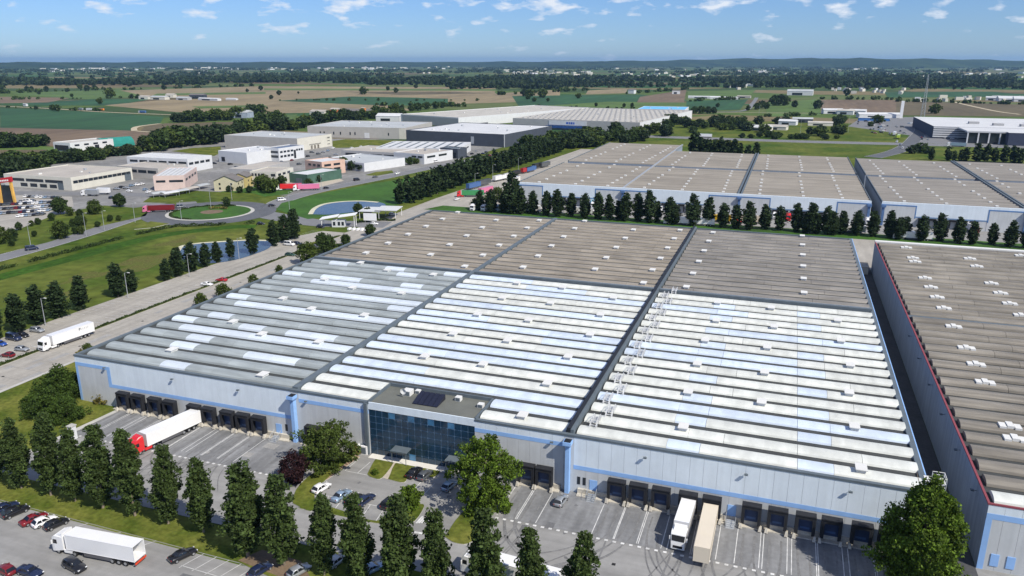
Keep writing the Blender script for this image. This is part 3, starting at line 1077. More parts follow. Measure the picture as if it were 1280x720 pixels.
def vault_mesh(l, mat, w=3.95, rise=0.6, ends=True):
    k = (round(l, 2), mat.name, w, rise)
    if k not in vm:
        m_ = MB()
        m_.vault(0, l - 0.06, 0, w, 0, rise, n=7)
        vm[k] = m_.mesh('roof_sheet', mat)
    return vm[k]


rr = random.Random(5)
zones = [('L', X0 + 2.6, XD1 - 1.0), ('M', XD1 + 1.0, XD2 - 1.0), ('R', XD2 + 1.1, X1 - 0.7)]
blueM, blueR, whiteL = set([2, 5, 6, 9, 12, 15]), set([1, 6, 7, 11, 12, 15]), set([4, 8, 11, 13])
for zn, xa, xb in zones:
    Lz = xb - xa
    for i in range(18):
        ya = Y0 + 1.35 + i * PITCH_V
        if zn == 'L':
            br = [k / 8 for k in range(9)]
        elif zn == 'M':
            br = [0, 0.36, 0.68, 1]
        else:
            br = [0, 0.285, 0.385, 0.668, 0.768, 1] if i % 2 == 0 or i in (3, 9) else [0, 0.31 + 0.03 * (i % 3), 0.45, 0.668, 0.85, 1]
        segs = []
        for k in range(len(br) - 1):
            p, q = xa + br[k] * Lz, xa + br[k + 1] * Lz
            if zn == 'L':
                white = (i in whiteL and k > (1 if i % 2 else 0)) or ((k * 3 + i * 2) % 9 == 1) or ((k + i * 4) % 11 == 3)
                mat = R_PALE if white else R_GREY
            elif zn == 'M':
                mat = R_BLUE if (i in blueM or (i + k) % 7 == 3) else R_WHITE
            else:
                mat = R_BLUE if ((k in (1, 3) and i % 2 == 0) or i == 3 or (i in (8, 9) and k < 3) or (i == 12 and k > 1) or (i == 15 and k in (0, 1))) else R_WHITE
            segs.append((p, q, mat))
        for p, q, mat in segs:
            if zn == 'M' and i < 2:
                if p < OX1 + 0.4 and q > OX0 - 0.4:
                    bits = []
                    if p < OX0 - 1.2:
                        bits.append((p, OX0 - 0.6))
                    if q > OX1 + 1.2:
                        bits.append((OX1 + 0.6, q))
                else:
                    bits = [(p, q)]
            else:
                bits = [(p, q)]
            for p2, q2 in bits:
                link('roof_sheet', vault_mesh(q2 - p2, mat, 3.7, 0.85 if zn == 'L' else 0.65), MW, (p2 - X0, ya - Y0, WH - 0.3))
    for i in range(17):
        ya = YM + 1.75 + i * 5.62
        mat = R_GREYB if zn == 'R' else R_BEIGE
        br = [0, 0.16 + 0.045 * ((i * 2) % 5), 0.46 + 0.04 * ((i * 3) % 4), 0.74 + 0.03 * (i % 4), 1] if zn == 'R' else [0, 0.17, 0.38 + 0.04 * (i % 3), 0.63, 0.84, 1]
        for k in range(len(br) - 1):
            p, q = xa + br[k] * Lz, xa + br[k + 1] * Lz
            link('roof_vault', vault_mesh(q - p, mat, 4.2, 0.5), MW, (p - X0, ya - Y0, WH - 0.3))
# roof vents: small white boxes on the vaults
v_ = MB()
v_.box(-0.75, -1.1, 0, 0.75, 1.1, 0.5)
v_.box(-0.95, -1.3, 0.502, 0.95, 1.3, 0.66)
VB = v_.mesh('roof_vent', VENT)
for zn, xa, xb in zones:
    Lz = xb - xa
    for c_, i0 in ((0.30, 1), (0.55, 4), (0.84, 0)):
        for i in range(i0, 18, 3 if zn != 'L' else 4):
            if zn == 'M' and i < 3 and c_ < 0.7:
                continue
            link('roof_vent', VB, MW, (xa + c_ * Lz + (1.2 if i % 4 == 1 else 0) - X0, Y0 + 1.35 + i * PITCH_V + 2.2 - Y0, WH + 0.42))
    for c_, i0 in ((0.22, 1), (0.62, 2), (0.93, 0)) if zn != 'R' else ((0.12, 0), (0.70, 1)):
        for i in range(i0, 17, 3):
            link('roof_vent', VB, MW, (xa + c_ * Lz - X0, YM + 1.75 + i * 5.62 + 2.5 - Y0, WH + 0.22))
# white step bridges over the vaults beside the dark parapet
b_ = MB()
for sx in (-0.6, 0.6):
    for sy, h in ((-2.5, 0.5), (-1.3, 1.3), (0, 1.35), (1.3, 1.3), (2.5, 0.5)):
        b_.cyl((sx, sy, -0.2), (sx, sy, h), 0.07, n=5)
    for (y_, z_), (y2, z2) in (((-2.5, 0.5), (-1.3, 1.3)), ((-1.3, 1.3), (1.3, 1.3)), ((1.3, 1.3), (2.5, 0.5))):
        b_.cyl((sx, y_, z_), (sx, y2, z2), 0.06, n=5)
        b_.cyl((sx, y_, z_ - 0.6), (sx, y2, z2 - 0.6), 0.06, n=5)
for k in range(9):
    y_ = -2.4 + k * 0.6
    b_.box(-0.6, y_ - 0.15, 0.65 - max(0, abs(y_) - 1.2) * 0.6, 0.6, y_ + 0.15, 0.7 - max(0, abs(y_) - 1.2) * 0.6)
SB = b_.mesh('step_bridge', M('dull_galvanised', (0.50, 0.51, 0.52)))
for i in range(18):
    link('step_bridge', SB, MW, (XD2 + 3.6 + (1.8 if i % 2 else 0) - X0, 1.35 + i * PITCH_V + 4.9, WH + 0.25))
# office block: recessed flat roof, plant, curtain wall
mb = MB()
mb.box(OX0, Y0 + 0.1, WH - 0.346, OX1, OYB, WH - 0.3, 0)
mb.box(OX0 - 0.3, Y0 + 0.1, WH - 0.3, OX0, OYB + 0.3, WH + 0.4, 1)
mb.box(OX1, Y0 + 0.1, WH - 0.3, OX1 + 0.3, OYB + 0.3, WH + 0.4, 1)
mb.box(OX0, OYB, WH - 0.3, OX1, OYB + 0.3, WH + 0.45, 1)
A.part('office_roof', mb, [ROOFGREY, COPE])
for i in range(5):
    mb = MB()
    x = -68.6 + i * 1.15
    mb.hexa([(x, 131.0, WH - 0.2), (x + 1.05, 131.0, WH - 0.2), (x + 1.05, 135.2, WH - 0.2), (x, 135.2, WH - 0.2)], [(x, 131.0, WH - 0.1), (x + 1.05, 131.0, WH - 0.1), (x + 1.05, 135.2, WH + 0.9), (x, 135.2, WH + 0.9)])
    A.part('solar_panel', mb, SOLAR)
for x, y, s, h in ((-71.6, 135.0, 0.9, 1.1), (-69.8, 136.2, 0.5, 0.8), (-60.2, 135.8, 0.6, 0.9), (-54.6, 134.4, 0.6, 0.8)):
    mb = MB()
    mb.box(x - s, y - s, WH - 0.3, x + s, y + s, WH - 0.3 + h)
    mb.box(x - s * 0.8, y - s - 0.03, WH - 0.2, x + s * 0.8, y - s, WH - 0.4 + h, 1)
    A.part('air_conditioner', mb, [VENT, COPE])
mb = MB()
mb.cyl((-71.8, 133.4, WH - 0.3), (-71.8, 133.4, WH + 1.2), 0.05, n=5, m=1)
for k in range(10):
    a, b = 2 * math.pi * k / 10, 2 * math.pi * (k + 1) / 10
    mb.poly([(-71.8, 133.45, WH + 1.1), (-71.8 + 0.7 * math.cos(a), 133.15, WH + 1.1 + 0.7 * math.sin(a)), (-71.8 + 0.7 * math.cos(b), 133.15, WH + 1.1 + 0.7 * math.sin(b))])
A.part('satellite_dish', mb, [VENT, STEEL])
mb = MB()
mb.box(OX0 - 0.2, Y0 - 0.02, WH - 1.5, OX1, Y0 + 0.2, WH + 0.1)
A.part('fascia', mb, WALL_L)
mb = MB()
mb.box(OX0, Y0 + 0.12, 0.2, OX1, Y0 + 0.2, WH - 1.5)
cw = A.part('curtain_wall', mb, MULL)
PW, PH = (OX1 - OX0) / 16, (WH - 1.7) / 7
pm = {}
for mt in (GLASS, GLASSL):
    m_ = MB()
    m_.box(0.07, 0, 0.07, PW - 0.07, 0.06, PH - 0.07)
    pm[mt.name] = m_.mesh('pane', mt)
for j in range(7):
    for i in range(16):
        lt = (j == 6 and i in (3, 6, 9, 12)) or (j == 0 and i == 6)
        o = link('pane', pm[GLASSL.name if lt else GLASS.name], cw, (OX0 + i * PW - X0, 0.055, 0.2 + j * PH))
for x in (-69.5, -57.3):
    mb = MB()
    mb.box(x - 1.8, Y0 - 2.4, 2.9, x + 1.8, Y0 - 0.03, 3.2)
    for sx in (-1.6, 1.6):
        mb.cyl((x + sx, Y0 - 2.2, 0), (x + sx, Y0 - 2.2, 2.9), 0.07, n=6)
    A.part('entrance_canopy', mb, COPE)

# ------------------------------------------------------------------ warehouse across the aisle
RW = thing('warehouse', 'beige roofed warehouse across the dark aisle with red eaves trim', 'warehouse', (35.7, 127.6, 0))
A = At(RW)
RX0, RX1, RY0, RY1 = 35.7, 128.0, 127.6, 326.3
mb = MB()
mb.box(RX0 + 0.2, RY0 + 0.25, 0, RX1, RY1, 11.6, 0, 1)
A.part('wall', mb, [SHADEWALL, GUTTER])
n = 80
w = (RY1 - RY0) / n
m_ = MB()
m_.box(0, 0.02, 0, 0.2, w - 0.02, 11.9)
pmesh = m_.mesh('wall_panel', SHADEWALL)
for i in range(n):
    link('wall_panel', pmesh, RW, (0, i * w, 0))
for i in range(38):
    o = link('wall_panel', panel_mesh(2.43, 'high'), RW, (0.02 + i * 2.43, 0, 0))
mb = MB()
mb.box(RX0 + 0.02, RY0 - 0.03, 9.4, RX1, RY0 + 0.1, 10.4)
mb.box(RX0, RY0 - 0.034, 0, RX0 + 0.9, RY0 + 0.1, 9.398)
A.part('blue_band', mb, BLUE)
mb = MB()
mb.box(RX0 - 0.12, RY0 - 0.06, 11.9, RX1, RY0 + 0.25, 12.2)
mb.box(RX0 - 0.12, RY0 + 0.252, 11.95, RX0 + 0.25, RY1, 12.2)
A.part('eaves_trim', mb, PINKTRIM)
mb = MB()
mb.box(RX0 - 0.05, RY1 - 2.2, 11.8, RX1, RY1 + 0.2, 12.6)
A.part('coping', mb, VENT)
mb = MB()
mb.box(RX0 + 0.3, 227.6, 11.6, RX1, 229.6, 12.0)
A.part('cross_parapet', mb, COPE)
for i in range(35):
    ya = RY0 + 1.0 + i * 5.62
    if 224.5 < ya < 229.3:
        continue
    br = [0, 13 + (i * 5) % 9, 33 + (i * 7) % 11, 60, 91]
    for k in range(4):
        mt = R_WHITE if i == 0 else R_DARKB
        link('roof_vault', vault_mesh(br[k + 1] - br[k], mt, 3.75, 0.9), RW, (1.0 + br[k], ya - RY0, 11.65))
m_ = MB()
for k in range(3):
    m_.box(-1.9 + k * 1.3, -0.9 + (0.25 if k == 1 else 0), 0, -0.75 + k * 1.3, 1.2 + (0.35 if k == 1 else 0), 0.5 + (0.18 if k == 1 else 0))
V3 = m_.mesh('roof_light', VENT)
for px, py in [(960 + x / 4, 220 + y / 4) for x, y in ((690, 357), (720, 403), (740, 437), (785, 511), (810, 550), (840, 598), (885, 672), (1017, 424), (1050, 460), (1118, 540), (1158, 582), (1200, 630), (1262, 398), (1272, 705))] + [(960 + x / 4, 380 + y / 4) for x, y in ((938, 131), (998, 232), (1043, 308), (1085, 393), (1195, 590), (1245, 695))]:
    q = G(px, py, 12.5)
    i = round((q[1] - RY0 - 1.0 - 1.9) / 5.62)
    link('roof_light', V3, RW, (q[0] - RX0, 1.0 + i * 5.62 + 1.85, 12.35))
for x in (38.0, 40.3):
    mb = MB()
    mb.box(x - 0.6, RY0 - 0.1, 1.0, x + 0.6, RY0 - 0.002, 3.2)
    A.part('door', mb, BLUE)
for y in (135, 150, 166, 182, 199, 216):
    mb = MB()
    mb.cyl((RX0, y, 10.2), (RX0 - 0.6, y, 10.2), 0.05, n=5)
    mb.box(RX0 - 1.0, y - 0.3, 10.1, RX0 - 0.5, y + 0.3, 10.3)
    A.part('wall_lamp', mb, COPE)
# steel fire stair at the corner of the aisle
ST = thing('fire_escape_stair', 'white steel ladder tower standing in the aisle beside the main warehouse', 'stair', (29.3, 132.5, 0))
mb = MB()
for x in (-0.9, 0.9):
    for y in (-1.2, 1.2):
        mb.cyl((x, y, 0), (x, y, 13.2), 0.07, n=5)
part('frame', mb, STEEL, ST)
mb = MB()
for k in range(24):
    mb.box(-0.9, -1.2, 0.5 + k * 0.5, 0.9, -0.9, 0.55 + k * 0.5)
part('steps', mb, VENT, ST, 'stuff')
mb = MB()
mb.box(-2.2, -1.2, 12.1, 0.9, 1.2, 12.2)
for p, q in (((-0.9, -1.2), (0.9, -1.2)), ((-0.9, 1.2), (0.9, 1.2)), ((0.9, -1.2), (0.9, 1.2))):
    mb.cyl((*p, 13.2), (*q, 13.2), 0.06, n=5)
    mb.cyl((*p, 12.7), (*q, 12.7), 0.05, n=5)
part('platform', mb, VENT, ST)

# ------------------------------------------------------------------ rear warehouses
def rear(name, label, xs, y0, halves, roofm, cols, seam=None):
    root = thing('warehouse', label, 'warehouse', (xs[0], y0, 0))
    A = At(root)
    xa, xb = xs[0], xs[-1]
    ymax = max(h[1] for hh in halves for h in hh)
    for k in range(len(xs) - 1):
        p, q = xs[k], xs[k + 1]
        mb = MB()
        for (a, b) in halves[k]:
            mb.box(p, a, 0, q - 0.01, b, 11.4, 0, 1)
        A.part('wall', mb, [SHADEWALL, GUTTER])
        mb = MB()
        for (a, b) in halves[k]:
            n = int((b - a - 1) / 5.6)
            for i in range(n):
                y = a + 0.8 + i * (b - a - 1.2) / n
                mb.vault(p + 0.4, q - 0.5, y, y + 4.9, 11.3, 0.7, n=4)
        A.part('roof', mb, roofm, None, 'stuff')
    mb = MB()
    mb.box(xa - 0.1, y0 - 0.3, 5.0, xb + 0.1, y0 - 0.01, 12.1)
    A.part('front_wall', mb, WALL_L)
    mb = MB()
    mb.box(xa - 0.1, y0 - 0.25, 0, xb + 0.1, y0 - 0.012, 4.998)
    A.part('lower_wall', mb, WALL_G)
    # grey corner fields outlined in blue
    n = len(xs)
    for k, x in enumerate(xs):
        lo = x - (16 if k > 0 else 0)
        hi = x + (16 if k < n - 1 else 0)
        lo, hi = max(lo, xa), min(hi, xb)
        mb = MB()
        mb.box(lo, y0 - 0.36, 0, hi, y0 - 0.302, 10.3)
        A.part('grey_panel', mb, WALL_G)
        mb = MB()
        mb.box(lo, y0 - 0.42, 10.3, hi, y0 - 0.303, 10.9)
        if lo > xa:
            mb.box(lo, y0 - 0.42, 4.4, lo + 0.5, y0 - 0.362, 10.298)
        if hi < xb:
            mb.box(hi - 0.5, y0 - 0.42, 4.4, hi, y0 - 0.362, 10.298)
        A.part('blue_band', mb, M('grey_blue_paint', (0.10, 0.20, 0.40), var=0.1))
        mb = MB()
        xx = min(max(x, xa + 0.8), xb - 0.8)
        mb.box(xx - 0.6, y0 - 1.4, 0, xx + 0.6, y0 - 0.45, 9.4)
        mb.box(xx - 1.1, y0 - 1.9, 9.402, xx + 1.1, y0 - 0.45, 10.6)
        A.part('blue_column', mb, M('grey_blue_paint', (0.08, 0.15, 0.30), var=0.1))
    gb = M('grey_blue_paint', (0.16, 0.26, 0.42), var=0.1)
    for k in range(n - 1):
        mb = MB()
        mb.box(xs[k] + 16, y0 - 0.34, 4.9, xs[k + 1] - 16, y0 - 0.304, 5.5)
        A.part('blue_band', mb, gb)
    for k in range(n - 1):
        x = xs[k] + 19
        while x < xs[k + 1] - 17:
            o = link('dock_shelter', SH, root, (x - xa, -0.3, 0))
            x += 4.6
    # parapets
    mb = MB()
    for k, x in enumerate(xs[1:-1]):
        yb = max(h[1] for h in halves[k])
        if seam == 'white' and k == 0:
            mb.box(x - 0.5, y0 + 0.6, 11.4, x + 0.5, yb, 12.4, 1)
        else:
            mb.box(x - 1.3, y0 + 0.6, 11.4, x - 0.4, yb, 12.5, 0)
            mb.box(x + 0.4, y0 + 0.6, 11.4, x + 1.3, yb, 12.5, 0)
    mb.box(xa, y0, 11.4, xb, y0 + 0.6, 12.15, 2)
    A.part('parapet', mb, [COPE, STEEL, WALL_L])
    mb = MB()
    for a in halves[0]:
        mb.box(xa, a[0], 11.0, xa + 0.4, a[1], 12.2)
    for a in halves[-1]:
        mb.box(xb - 0.4, a[0], 11.0, xb, a[1], 12.2)
    A.part('coping', mb, COPE)
    mb = MB()
    for (x, ya, yb, step, off) in cols:
        y = ya
        j = 0
        while y < yb:
            xx = x + off * (y - ya)
            mb.box(xx - 0.7, y - 0.9, 11.6, xx + 0.7, y + 0.9, 12.4)
            j += 1
            y += step if j % 5 else step * 1.8
    A.part('roof_light', mb, VENT, None, 'stuff')
    return root


cols = []
for x in (-136, -114, -95, -74, -53, -31, -12, 10, 29):
    for a, b in ((430, 525), (541 if x < -86 else 537, 665 if x < -86 else 618)):
        cols.append((x, a, b, 11.0 if int(x) % 2 else 13.5, 0.03 if x < -60 else -0.02))
rear('warehouse', 'wide grey roofed warehouse behind the long row of poplars', [-148, -85, -22, 42.5], 425.3,
     [[(425.3, 525), (536, 673)], [(425.3, 525), (533, 626)], [(425.3, 525), (533, 626)]], R_FAR, cols, 'white')
cols = []
for x in (58, 77, 99, 121, 140, 161, 183):
    for a, b in ((430, 525), (537, 618)):
        cols.append((x, a, b, 12.0, -0.03))
rear('warehouse', 'grey roofed warehouse beyond the poplars past the dark gap', [47.5, 111, 174.5, 238], 425.8,
     [[(425.8, 525), (533, 623)], [(425.8, 525), (533, 627)], [(425.8, 525), (533, 630)]], R_FARG, cols)
mb = MB()


# ------------------------------------------------------------------ other buildings
def wallpts(C, Rr, Ll):
    return np.array(C), np.array(Rr), np.array(Ll)


def block(name, label, cat, h, pl, pc, pr, wallm, roofm, wins=(), extra=None, par=0.6, stripes=None, flat=True, depth=None, trim=None):
    """building from photograph points of its eaves: far end of the lit face pl, near corner pc, far end of the other face pr"""
    C, Rr, Ll = np.array(G(*pc, h)), np.array(G(*pr, h)), np.array(G(*pl, h))
    eL, eR = Ll - C, Rr - C
    lL, lR = np.linalg.norm(eL), np.linalg.norm(eR)
    eL, eR = eL / lL, eR / lR
    eR = eR - eL * (eR @ eL)
    eR /= np.linalg.norm(eR)
    if depth:
        lR = depth
    root = thing(name, label, cat, (C[0], C[1], 0))

    def pt(u, v, z):
        q = eL * u + eR * v
        return (q[0], q[1], z)

    def obox(mb, u0, u1, v0, v1, z0, z1, m=0, top=None):
        b = [pt(u0, v0, z0), pt(u1, v0, z0), pt(u1, v1, z0), pt(u0, v1, z0)]
        a = (b[1][0] - b[0][0]) * (b[2][1] - b[0][1]) - (b[1][1] - b[0][1]) * (b[2][0] - b[0][0])
        t = [(x, y, z1) for x, y, z in b]
        if a < 0:
            b, t = b[::-1], t[::-1]
        mb.hexa(b, t, m, top)
    mb = MB()
    obox(mb, 0, lL, 0, lR, 0, h - par, 0)
    for u0, u1, v0, v1 in ((0, lL, 0, 0.4), (0, lL, lR - 0.4, lR), (0, 0.4, 0.4, lR - 0.4), (lL - 0.4, lL, 0.4, lR - 0.4)):
        obox(mb, u0, u1, v0, v1, h - par, h)
    part('wall', mb, wallm, root)
    mb = MB()
    if stripes:
        n, ma, mb2 = stripes
        obox(mb, 0.4, lL - 0.4, 0.4, lR - 0.4, h - par, h - par + 0.05)
        part('roof', mb, roofm, root)
        for i in range(n):
            s0 = 0.6 + i * (lL - 1.0) / n
            m3 = MB()
            obox(m3, s0, s0 + (lL - 1.0) / n * 0.62, 0.7, lR - 0.7, h - par + 0.05, h - par + 0.5)
            part('roof_strip', m3, ma, root)
    else:
        obox(mb, 0.4, lL - 0.4, 0.4, lR - 0.4, h - par, h - par + 0.05)
        part('roof', mb, roofm, root)
    for w_ in wins:
        face, a, b, z0, z1 = w_[:5]
        mt = w_[5] if len(w_) > 5 else WINDOW
        nm = w_[6] if len(w_) > 6 else 'window'
        m3 = MB()
        if face == 'L':
            obox(m3, a * lL, b * lL, -0.12, 0.05, z0, z1)
        else:
            obox(m3, -0.12, 0.05, a * lR, b * lR, z0, z1)
        part(nm, m3, mt, root)
    g2 = random.Random(label)
    if lL > 25 and lR > 18 and not stripes:
        for k in range(2 + int(min(lL * lR, 9000) / 1100)):
            u, v = g2.uniform(0.12, 0.86) * lL, g2.uniform(0.12, 0.86) * lR
            a, b = g2.uniform(0.7, 2.2), g2.uniform(0.7, 2.6)
            m3 = MB()
            obox(m3, u, u + a, v, v + b, h - par + 0.05, h - par + g2.uniform(0.7, 1.5))
            part('roof_unit', m3, STEEL if k % 2 else VENT, root)
    if extra:
        extra(root, obox, lL, lR)
    return root


def wrow(face, a, b, n, z0, z1, fill=0.75, mt=None, nm='window'):
    o = []
    for i in range(n):
        s = a + (b - a) * i / n
        o.append((face, s, s + (b - a) / n * fill, z0, z1, mt or WINDOW, nm))
    return o


CREAM = M('cream_render', (0.56, 0.54, 0.47), var=0.06)
WHITEW = M('white_render', (0.58, 0.59, 0.60), var=0.05)
PINK = M('pale_pink_render', (0.58, 0.46, 0.41), var=0.06)
GREYW = M('grey_cladding', (0.36, 0.36, 0.36), var=0.06)
BEIGEW = M('beige_cladding', (0.40, 0.385, 0.36), var=0.06)
DARKW = M('dark_blue_grey_cladding', (0.055, 0.065, 0.085), var=0.1)
YELW = M('pale_yellow_render', (0.52, 0.48, 0.33), var=0.06)
YELW2 = M('yellow_render', (0.50, 0.41, 0.18), var=0.06)
ROOFL = M('pale_roof_sheet', (0.38, 0.40, 0.41), var=0.1, scale=0.04)
ROOFB = M('beige_roof_felt', (0.38, 0.35, 0.31), var=0.12, scale=0.06)
ROOFW = M('white_roof_membrane', (0.52, 0.53, 0.54), var=0.06, scale=0.05)
ROOFT = M('grey_tiles', (0.15, 0.14, 0.135), var=0.15)
ROOFY = M('pale_stone_roof', (0.42, 0.40, 0.36), var=0.15, scale=0.08)
BLUEROOF = M('bright_blue_roof', (0.14, 0.42, 0.72), var=0.06)
TEAL = M('teal_sheet', (0.02, 0.20, 0.17), var=0.1)
SALMON = M('salmon_render', (0.55, 0.38, 0.30), var=0.06)

block('workshop', 'long cream workshop with a beige roof behind the dealership cars', 'workshop', 8.5, (4, 217), (88, 222), (172, 210), CREAM, ROOFB,
      wrow('L', 0.12, 0.98, 3, 4.4, 6.2, 0.9) + wrow('L', 0.22, 0.8, 4, 1.0, 3.2, 0.7) + [('L', 0.12, 0.2, 0.2, 5.2, COPE, 'gate')] + wrow('R', 0.03, 0.97, 12, 4.4, 6.2, 0.9) + [('R', 0.86, 0.97, 0.2, 6, COPE, 'gate')])
block('workshop', 'white workshop with two rows of dark windows behind the pink building', 'workshop', 10, (158, 195.6), (234, 199), (267, 194), WHITEW, ROOFL,
      wrow('L', 0.02, 0.98, 6, 6.3, 7.9, 0.8) + wrow('R', 0.05, 0.95, 4, 5.5, 7.3, 0.75), stripes=(6, ROOFW, COPE))
block('workshop', 'low grey annexe with dark windows between cream and white workshops', 'workshop', 7.5, (146, 207), (197, 210.5), (200, 205), BEIGEW, ROOFB,
      wrow('L', 0.05, 0.98, 4, 3.6, 5.6, 0.85), depth=26)
block('workshop', 'pale pink workshop with striped roof beside the roundabout', 'workshop', 9.5, (191, 220), (230, 219), (274, 208.7), PINK, ROOFL,
      [('L', 0.62, 0.92, 5.2, 6.6), ('L', 0.05, 0.5, 5.2, 6.6)] + wrow('R', 0.08, 1.0, 4, 5.4, 6.9, 0.62), stripes=(6, ROOFW, COPE))
block('warehouse', 'plain bright white cube warehouse behind the yellow houses', 'warehouse', 9.5, (272.5, 188), (308, 191), (339, 184), WHITEW, ROOFW,
      [('L', 0.78, 0.9, 1.0, 4.5, BLACK, 'gate')])
block('office_building', 'white office with rows of windows and solar panels on its roof', 'office', 11, (330, 184.5), (348, 185.6), (376, 181), WHITEW, SOLAR,
      wrow('L', 0.05, 0.75, 1, 7.0, 8.8) + wrow('L', 0.05, 0.75, 1, 3.2, 5.2) + wrow('R', 0.05, 0.6, 4, 7, 8.6, 0.7) + wrow('R', 0.05, 0.6, 4, 3.2, 5, 0.7) + wrow('R', 0.68, 0.97, 3, 7, 8.6, 0.7) + [('R', 0.58, 0.66, 1, 8, BLACK, 'gate')])
block('warehouse', 'grey and cream warehouse with a pale sheet roof behind white cube', 'warehouse', 12, (280, 168.7), (371, 173), (414, 167), BEIGEW, ROOFL,
      [('R', 0.0, 0.98, 0.1, 11.6, CREAM, 'cream_front'), ('R', 0.32, 0.66, 4.0, 5.0, COPE, 'canopy')] + wrow('R', 0.36, 0.64, 3, 0.2, 3.8, 0.6, M('door_brown', (0.18, 0.11, 0.07))) + wrow('R', 0.84, 0.95, 1, 8.0, 9.4) + wrow('R', 0.84, 0.95, 1, 5.4, 6.2) + wrow('R', 0.84, 0.95, 1, 2.2, 3.0))
block('warehouse', 'long beige warehouse with a few narrow windows behind the grass plot', 'warehouse', 12, (384, 157.5), (506, 160), (560, 153), BEIGEW, ROOFL,
      [('L', a, a + 0.012, 3.5, 6.5) for a in (0.86, 0.82, 0.72, 0.65, 0.55, 0.50, 0.16)] + [('L', 0.36, 0.41, 0.3, 6, WHITEW, 'gate'), ('L', 0.0, 0.06, 0.1, 11.5, CREAM, 'pale_bay')])
block('warehouse', 'dark blue grey warehouse with a pale skylit roof', 'warehouse', 12.5, (507.5, 162.5), (631, 168), (707.5, 158), DARKW, ROOFW,
      [('L', 0.30, 0.33, 2, 9, STEEL, 'stair_tower'), ('L', 0.0, 0.008, 0.1, 12.3, WHITEW, 'corner_strip')], None)
block('warehouse', 'long white warehouse beyond the dark one with a cream roof', 'warehouse', 12, (501, 142.5), (573, 147), (659, 132), WHITEW, ROOFY,
      [('L', 0.0, 0.97, 0.1, 10.8, GREYW, 'grey_front')] + wrow('R', 0.02, 0.2, 2, 0.3, 3.0, 0.9, BLACK, 'gate') + wrow('R', 0.58, 0.98, 4, 0.3, 3.0, 0.8, BLACK, 'gate'))


def c_extra(root, obox, lL, lR):
    mb = MB()
    for i in range(22):
        for j in range(11):
            u, v = lL * (0.04 + 0.043 * i), lR * (0.05 + 0.086 * j)
            obox(mb, u, u + 2.6, v, v + 5.5, 11.4, 12.3)
    part('roof_light', mb, GREYW, root, 'stuff')
    m3 = MB()
    obox(m3, lL * 0.40, lL * 0.70, -0.4, -0.13, 5.6, 11.0)
    part('sign_board', m3, WHITEW, root)
    m3 = MB()
    for k, (a, b) in enumerate(((0.495, 0.505), (0.51, 0.525), (0.53, 0.54), (0.545, 0.56))):
        obox(m3, lL * a, lL * b, -0.5, -0.401, 7.0, 9.4)
    part('lettering', m3, M('sign_blue', (0.03, 0.10, 0.45)), root)
    m3 = MB()
    obox(m3, lL * 0.42, lL * 0.72, -3.0, -0.41, 2.0, 4.8)
    part('entrance', m3, M('blue_glass', (0.03, 0.08, 0.25), rough=0.2), root)


block('warehouse', 'large pale warehouse with a dotted roof and white sign panel', 'warehouse', 12, (641, 147.5), (800, 153), (845, 137.5), GREYW, ROOFY,
      [('R', 0.0, 0.99, 0.1, 11.8, WHITEW, 'white_side')] + wrow('R', 0.2, 0.95, 4, 0.3, 3.4, 0.35, BLACK, 'gate'), c_extra)
block('warehouse', 'low warehouse with a bright blue roof at the field edge', 'warehouse', 9, (797, 136), (856, 137), (856.5, 132.3), WHITEW, BLUEROOF, depth=80)
block('workshop', 'low workshop with white striped roof before the dark warehouse', 'workshop', 8, (470, 184), (574, 185.5), (585, 177.5), WHITEW, COPE,
      wrow('L', 0.05, 0.95, 6, 3.6, 5.4, 0.85) + wrow('R', 0.1, 0.9, 3, 4.4, 5.6, 0.6), stripes=(9, ROOFW, COPE))
block('office_building', 'small dark cube office at the corner of the striped workshop', 'office', 8.5, (550, 184.5), (572, 186), (577, 182.5), DARKW, COPE, [('L', 0.1, 0.3, 0.4, 5, WINDOW)], depth=14)
block('workshop', 'grey shed with a long dark window band by the grass plot', 'workshop', 7, (426, 187.5), (495, 191), (505, 184), GREYW, ROOFB, wrow('L', 0.02, 0.95, 4, 3.0, 5.0, 0.85))
block('workshop', 'white walled workshop with green gate near the through road', 'workshop', 8, (492, 190), (530, 193), (542, 186.5), WHITEW, ROOFB, [('L', 0.55, 0.72, 0.3, 4, M('green_gate', (0.03, 0.12, 0.07)), 'gate')] + wrow('L', 0.05, 0.45, 2, 5, 6.4) + wrow('R', 0.1, 0.9, 2, 4.6, 6.2, 0.7))
block('workshop', 'low white workshop with a row of dark panes by the road', 'workshop', 6.5, (400, 198), (455, 204), (492, 196), WHITEW, ROOFL, wrow('L', 0.1, 0.98, 6, 3.0, 5.0, 0.9) + wrow('L', 0.3, 0.6, 2, 0.3, 2.6, 0.5))
block('office_building', 'cream office with two rows of windows behind the yellow house', 'office', 9.5, (312, 214), (345, 215), (362, 209), CREAM, ROOFB,
      wrow('L', 0.04, 0.36, 1, 6.5, 8.2, 0.5) + wrow('L', 0.5, 0.98, 4, 6.5, 8.2, 0.6) + wrow('L', 0.05, 0.9, 3, 2.6, 4.2, 0.75) + wrow('R', 0.1, 0.9, 3, 6.5, 8.0, 0.6) + [('R', 0.4, 0.55, 2, 4.6)])
block('workshop', 'flat grey roofed shed behind the cream office', 'workshop', 6.5, (285, 210.5), (315, 212), (350, 202), GREYW, ROOFB)
block('workshop', 'white roofed canopy hall with green doors by the road', 'workshop', 6.5, (360, 216), (384, 218.5), (404, 210.5), M('green_cladding', (0.06, 0.12, 0.09)), ROOFW, [('L', 0.3, 0.6, 0.2, 3.5, COPE, 'gate')])
